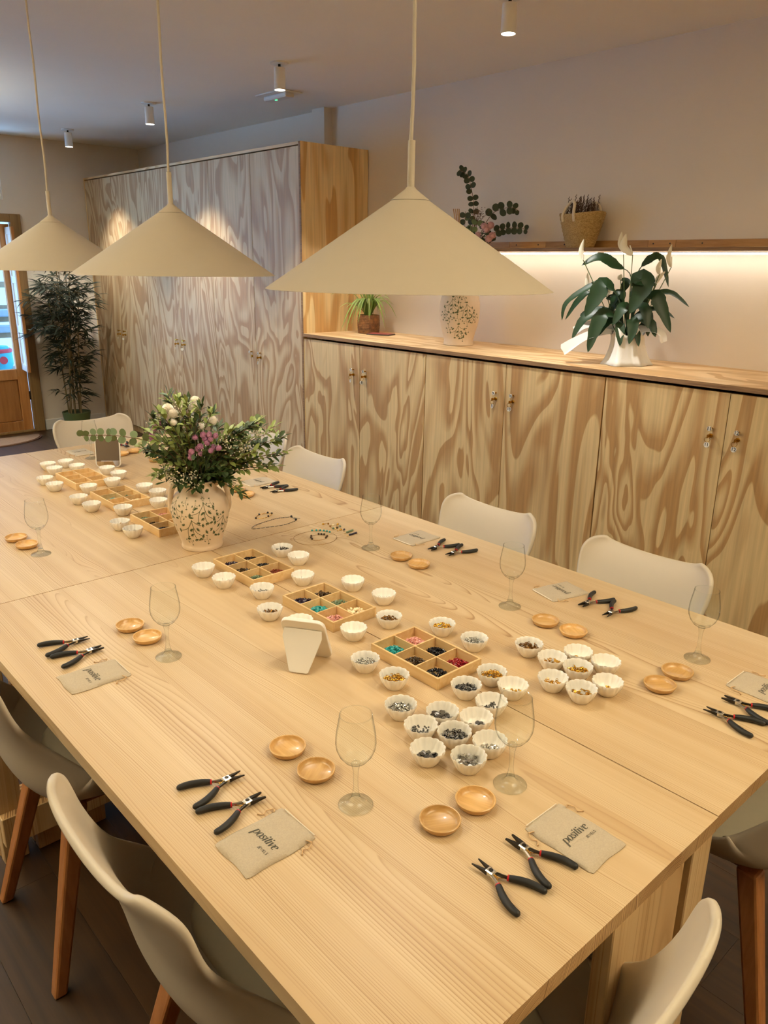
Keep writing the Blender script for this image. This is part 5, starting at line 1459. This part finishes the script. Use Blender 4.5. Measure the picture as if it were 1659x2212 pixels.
for k in range(46):
    a = rs.uniform(0, 6.3); q = sqrt(rs.random()); x, y = q*cos(a)*0.075, q*sin(a)*0.105
    h = rs.uniform(0.205, 0.262); lx, ly = rs.uniform(-.012, .012), rs.uniform(-.02, .02)
    m = MB().tube([(x*.8, y*.8, 0.10), (x, y, 0.17), (x+lx, y+ly, h)], [.0012, .0012, .0006], 5)
    for j in range(16):
        f = 0.35+0.65*j/15; z = 0.10+(h-0.10)*f; aa = j*2.4
        m.add([(v[0]*.0042*(1.15-f*.6)+x+lx*f+0.003*cos(aa), v[1]*.0042*(1.15-f*.6)+y+ly*f+0.003*sin(aa), v[2]*.006+z) for v in OCT_V], OCT_F)
    obj('sprig', m, M_HEATH, hp, smooth=False, recalc=False)

# ------------------------------------------------------------------ peace lily in paper
LX, LY = 3.475, 2.075
LA = atan2(-LX, LY)
pl_ = thing('peace_lily', 'peace lily with white spathes standing on the worktop', 'plant', (LX, LY, WZ0+0.022), LA)
LV = [((720,)), ]
LEAF = [([(-.005, .20), (-.01, .411), (-.09, .462), (-.166, .497), (-.244, .46)], .060), ([(.01, .2), (.014, .411), (.058, .483), (.115, .497), (.165, .368)], .044),
        ([(-.03, .15), (-.046, .29), (-.121, .375), (-.165, .308), (-.203, .225)], .085), ([(-.03, .15), (-.045, .277), (-.11, .385), (-.188, .367), (-.300, .285), (-.317, .2)], .034),
        ([(-.03, .15), (-.06, .28), (-.185, .335), (-.25, .292), (-.304, .201)], .036), ([(0, .15), (-.005, .278), (.03, .391), (.069, .396), (.108, .368)], .045),
        ([(0, .15), (.0, .28), (.03, .40), (.046, .36), (.0, .245)], .105), ([(.01, .15), (.022, .279), (.098, .327), (.137, .281), (.196, .163)], .072),
        ([(.01, .15), (.022, .279), (.108, .334), (.185, .339), (.269, .279)], .034), ([(-.02, .13), (-.05, .209), (-.135, .245), (-.214, .204), (-.259, .111)], .052),
        ([(-.02, .13), (-.036, .196), (-.108, .241), (-.149, .171), (-.174, .059)], .072), ([(0, .13), (-.02, .19), (-.036, .196), (-.033, .148), (-.027, .095)], .045),
        ([(0, .13), (.006, .2), (.015, .218), (.022, .17), (.013, .105)], .055), ([(0, .13), (.01, .2), (.061, .219), (.105, .178)], .045),
        ([(0, .13), (.013, .22), (.085, .243), (.103, .195)], .040), ([(-.02, .13), (-.042, .23), (-.123, .258), (-.204, .238), (-.232, .222)], .034),
        ([(0, .12), (.012, .17), (.042, .155), (.058, .095)], .036), ([(.01, .13), (.025, .235), (.129, .265), (.211, .224)], .030),
        ([(-.02, .13), (-.038, .27), (-.080, .309), (-.118, .308)], .050), ([(-.02, .13), (-.048, .31), (-.03, .385), (-.06, .40)], .040),
        ([(0, .13), (.02, .25), (.055, .30), (.06, .23)], .060), ([(-.02, .13), (-.05, .20), (-.10, .20), (-.14, .13)], .055), ([(.01, .13), (.05, .19), (.10, .20), (.13, .14)], .05), ([(0, .13), (-.01, .24), (-.03, .27), (-.07, .19)], .06), ([(0, .13), (.03, .27), (.07, .26), (.09, .18)], .06), ([(0, .13), (-.03, .29), (-.06, .33), (-.09, .27)], .055), ([(0, .13), (.0, .3), (.02, .33), (.05, .27)], .05), ([(0, .13), (-.02, .25), (-.07, .27), (-.09, .21)], .060), ([(0, .13), (.03, .2), (.08, .2), (.10, .13)], .045), ([(0, .13), (-.03, .2), (-.08, .2), (-.11, .14)], .05)]
rs = random.Random(17)
for k, (pts, wd_) in enumerate(LEAF):
    dep = [-.01, .03, -.07, .0, .05, .02, -.08, -.05, .03, -.03, -.09, -.09, -.09, -.05, -.02, .02, -.08, .04, .05, .08, .07, -.06, -.05, -.07, -.06, .02, -.02, .08, .1, .1][k]
    n = len(pts); P = catmull([(p[0], dep*(i/(n-1))**.7, p[1]) for i, p in enumerate(pts)], 6); kk = len(P)
    ws = []
    for i in range(kk):
        f = i/(kk-1); q = (f-0.38)/0.62
        ws.append(0.005 if q < 0 else max(0.001, wd_*max(0, sin(pi*min(1, q)**0.72))**0.8*(1+0.06*sin(i*2.1))))
    dir_ = P[-1]-P[len(P)//3]
    o = obj('leaf', MB().blade(P, ws, (rs.uniform(-.2, .2), -0.8, 0.75), 0.16), M_LILY, pl_, sharp=80, recalc=False)
SPT = [((-.243, .581), (-.238, .486)), ((-.073, .616), (-.057, .527)), ((-.051, .605), (-.013, .512)), ((.158, .561), (.167, .459)), ((.118, .494), (.117, .426)), ((.141, .439), (.109, .383)), ((-.214, .427), (-.192, .34)), ((-.094, .369), (-.112, .315)), ((-.056, .423), (-.057, .397))]
for k, (a, b2) in enumerate(SPT):
    d = [-.02, 0, -.03, .02, -.02, .0, .03, .05, .04][k]
    A, B = Vector((a[0], d, a[1])), Vector((b2[0], d, b2[1]))
    L = (A-B).length; bend = Vector((.25*L, 0, 0)) if k in (2,) else Vector((.1*L, 0, 0))
    P = catmull([B, B+(A-B)*.35-bend, B+(A-B)*.7-bend*.6, A], 5); n = len(P)
    fl_ = obj('spathe', MB().blade(P, [max(.0008, (.036 if k == 2 else .024)*sin(pi*min(1, (i/(n-1))*.93+.04)**.75)) for i in range(n)], (0.3, -1, .1), -.35), M_SPATHE, pl_, sharp=90, recalc=False)
    obj('spadix', MB().tube([B+Vector((0, -.006, .004)), B+(A-B)*.45+Vector((0, -.008, 0))], .0028, 7), M_SPATHE, fl_)
    obj('flower_stalk', MB().tube(catmull([(b2[0]*.15, 0, .12), (b2[0]*.55, d*.6, b2[1]*.6), tuple(B)], 6), .0022, 6), M_STEM, pl_)
obj('pot', MB().lathe([(0, 0), (.05, 0), (.066, .10), (.064, .105), (.06, .095), (0, .09)], 28), M_SOIL, pl_)
pa = MB(); nA, nZ = 56, 9
for i in range(nA):
    a = 2*pi*i/nA
    for j in range(nZ):
        f = j/(nZ-1)
        r = 0.104-0.046*f**0.8+0.022*f**4+(0.010*sin(6*a+0.8*f)+0.009*sin(3*a+1.1)+0.004*sin(13*a+2*f))*(1.1-0.8*f)
        fl2 = 0.012*(1-f)**5
        z = 0.0015+0.16*f+0.018*sin(5*a)*f**2
        pa.V.append(((r+fl2)*cos(a), (r+fl2)*sin(a), max(0.002, z)))
for i in range(nA):
    for j in range(nZ-1):
        a = i*nZ+j; b2 = ((i+1) % nA)*nZ+j; pa.F.append((a, b2, b2+1, a+1))
o = obj('paper_wrap', pa, M_PAPER, pl_, sharp=70); md = o.modifiers.new('t', 'SOLIDIFY'); md.thickness = .0008
def flap(path, wds, up): return MB().blade(catmull(path, 5), wds, up, .25)
f1 = catmull([(-.07, -.03, .15), (-.16, -.05, .13), (-.23, -.05, .09), (-.290, -.05, .045)], 5)
obj('paper_tail', MB().blade(f1, [.05+.0022*i for i in range(len(f1)-1)]+[.055], (0.5, -.4, 1), .3), M_PAPER, pl_, recalc=False)
f1 = catmull([(-.05, .0, .16), (-.13, .01, .175), (-.20, .02, .165), (-.245, .02, .14)], 5)
obj('paper_tail', MB().blade(f1, [.06]*len(f1), (0.2, -.6, 1), .3), M_PAPER, pl_, recalc=False)
f1 = catmull([(.04, -.02, .15), (.10, -.03, .165), (.15, -.03, .15), (.17, -.03, .115)], 5)
obj('paper_tail', MB().blade(f1, [.075-.003*i for i in range(len(f1))], (-.2, -.6, 1), .3), M_PAPER, pl_, recalc=False)

# ------------------------------------------------------------------ spider plant and card
sp = thing('spider_plant', 'green and cream spider plant in a woven brown pot', 'plant', (3.60, 4.14, WZ0+0.022), atan2(-3.6, 4.14))
def rib(t, r, z): return 1
prof = [(0, 0), (.070, 0)] + [(.072+.004*sin(pi*f)+.0018*abs(sin(pi*11*f)), .002+.120*f) for f in [i/44 for i in range(45)]] + [(.068, .122), (.066, .10), (0, .10)]
obj('woven_pot', MB().lathe(prof, 48, mod=lambda t, r, z: 1+.006*sin(30*t+z*400) if r > .071 else 1), M_SEAGR, sp, sharp=60)
rs = random.Random(41)
SPL = [(-.259, .251), (-.186, .024), (-.157, .013), (-.123, .042), (.114, .027), (.194, .101), (.17, .19), (.083, .256), (-.145, .247), (-.2, .17), (-.1, .28), (0, .29), (.05, .28), (.14, .23), (-.05, .29)]
for k in range(46):
    if k < len(SPL): tx, tz = SPL[k]; dy = rs.uniform(-.09, .03)
    else:
        a = rs.uniform(0, 6.3); q = rs.uniform(.06, .17); tx, dy = q*cos(a), q*sin(a)*.8; tz = rs.uniform(.10, .28)-q*.3
    dy = max(min(dy, .1), -.13)
    peak = max(tz, .15)+.10*(1 if tz < .15 else .25)
    P = catmull([(tx*.06, dy*.06, .11), (tx*.35, dy*.35, peak*.9), (tx*.72, dy*.72, (peak+tz)/2+.015), (tx, dy, tz)], 5); n = len(P)
    obj('leaf', MB().blade(P, [max(.0008, .0125*sin(pi*min(1, .12+.88*i/(n-1))**.9)) for i in range(n)], (.1, -.5, 1), .2), M_SPID if k % 3 else M_LEAFY, sp, sharp=90, recalc=False)
cd = thing('red_card', 'dark red card lying on the worktop beside the spider plant', 'card', (3.57, 3.98, WZ0+0.022), R(20))
obj('board', MB().box((0, 0, .004), (.10, .17, .008), .001), M_CARDE, cd, smooth=False)
obj('cover', MB().box((0, 0, .0088), (.094, .164, .0014)), M_CARD, cd, smooth=False)

# ------------------------------------------------------------------ bamboo in a pot
bb = thing('bamboo_plant', 'tall artificial bamboo in an olive pot in the room corner', 'plant', (2.79, 7.50, 0))
obj('pot', MB().lathe([(0, 0), (.098, 0), (.128, .19), (.130, .205), (.124, .207), (.119, .19), (0, .18)], 40), M_POTG, bb)
obj('soil', MB().lathe([(0, .176), (.117, .176), (.1175, .182), (0, .186)], 24), M_SOIL, bb)
rs = random.Random(51)
canes = []
for k in range(9):
    a = k*0.7+rs.uniform(-.2, .2); q = rs.uniform(.02, .075)
    b2 = (q*cos(a), q*sin(a), .18); hx, hy = rs.uniform(-.14, .16), rs.uniform(-.14, .12); h = rs.uniform(1.25, 1.58)
    P = catmull([b2, (b2[0]+hx*.25, b2[1]+hy*.25, .62), (b2[0]+hx*.6, b2[1]+hy*.6, 1.05), (b2[0]+hx, b2[1]+hy, h)], 7); canes.append(P)
    obj('cane', MB().tube(P, [.0085-.005*i/(len(P)-1) for i in range(len(P))], 8), M_CANE, bb)
lv, tw2 = MB(), MB()
for k in range(290):
    P = rs.choice(canes); f = 0.12+0.88*rs.random()**.62; j = min(len(P)-1, int(f*(len(P)-1))); p = P[j]
    a = rs.uniform(0, 6.3)
    reach = (.16 if .35 < f < .9 else .11)*rs.uniform(.5, 1.25)*(1.25 if 0.9 < p.z < 1.4 else 1)
    d = Vector((cos(a), sin(a)*.75, rs.uniform(-.15, .5)))
    tip = p+d*reach
    if tip.z > 1.62: tip.z = 1.62
    if tip.y > .29: tip.y = .28
    if tip.x > .39: tip.x = .38
    tw2.tube([p, tip], .0016, 4)
    for q in range(rs.randint(4, 7)):
        aa = a+rs.uniform(-1.0, 1.0); l = rs.uniform(.09, .15)
        dd = Vector((cos(aa), sin(aa)*.8, rs.uniform(-.55, .45))).normalized()
        e = tip+dd*l
        if e.y > .31: dd.y = -abs(dd.y)
        if e.x > .405: dd.x = -abs(dd.x)
        s0_ = tip-d*rs.uniform(0, .05)
        lv.blade([s0_, s0_+dd*l*.3+Vector((0, 0, .006)), s0_+dd*l*.65+Vector((0, 0, .003)), s0_+dd*l-Vector((0, 0, .010))], [.003, .017, .013, .0008], (rs.uniform(-.4, .4), rs.uniform(-.8, 0), 1), .1)
tag(obj('leaves', lv, M_BAMB, bb, recalc=False), kind='stuff'); tag(obj('branchlets', tw2, M_CANE, bb), kind='stuff')
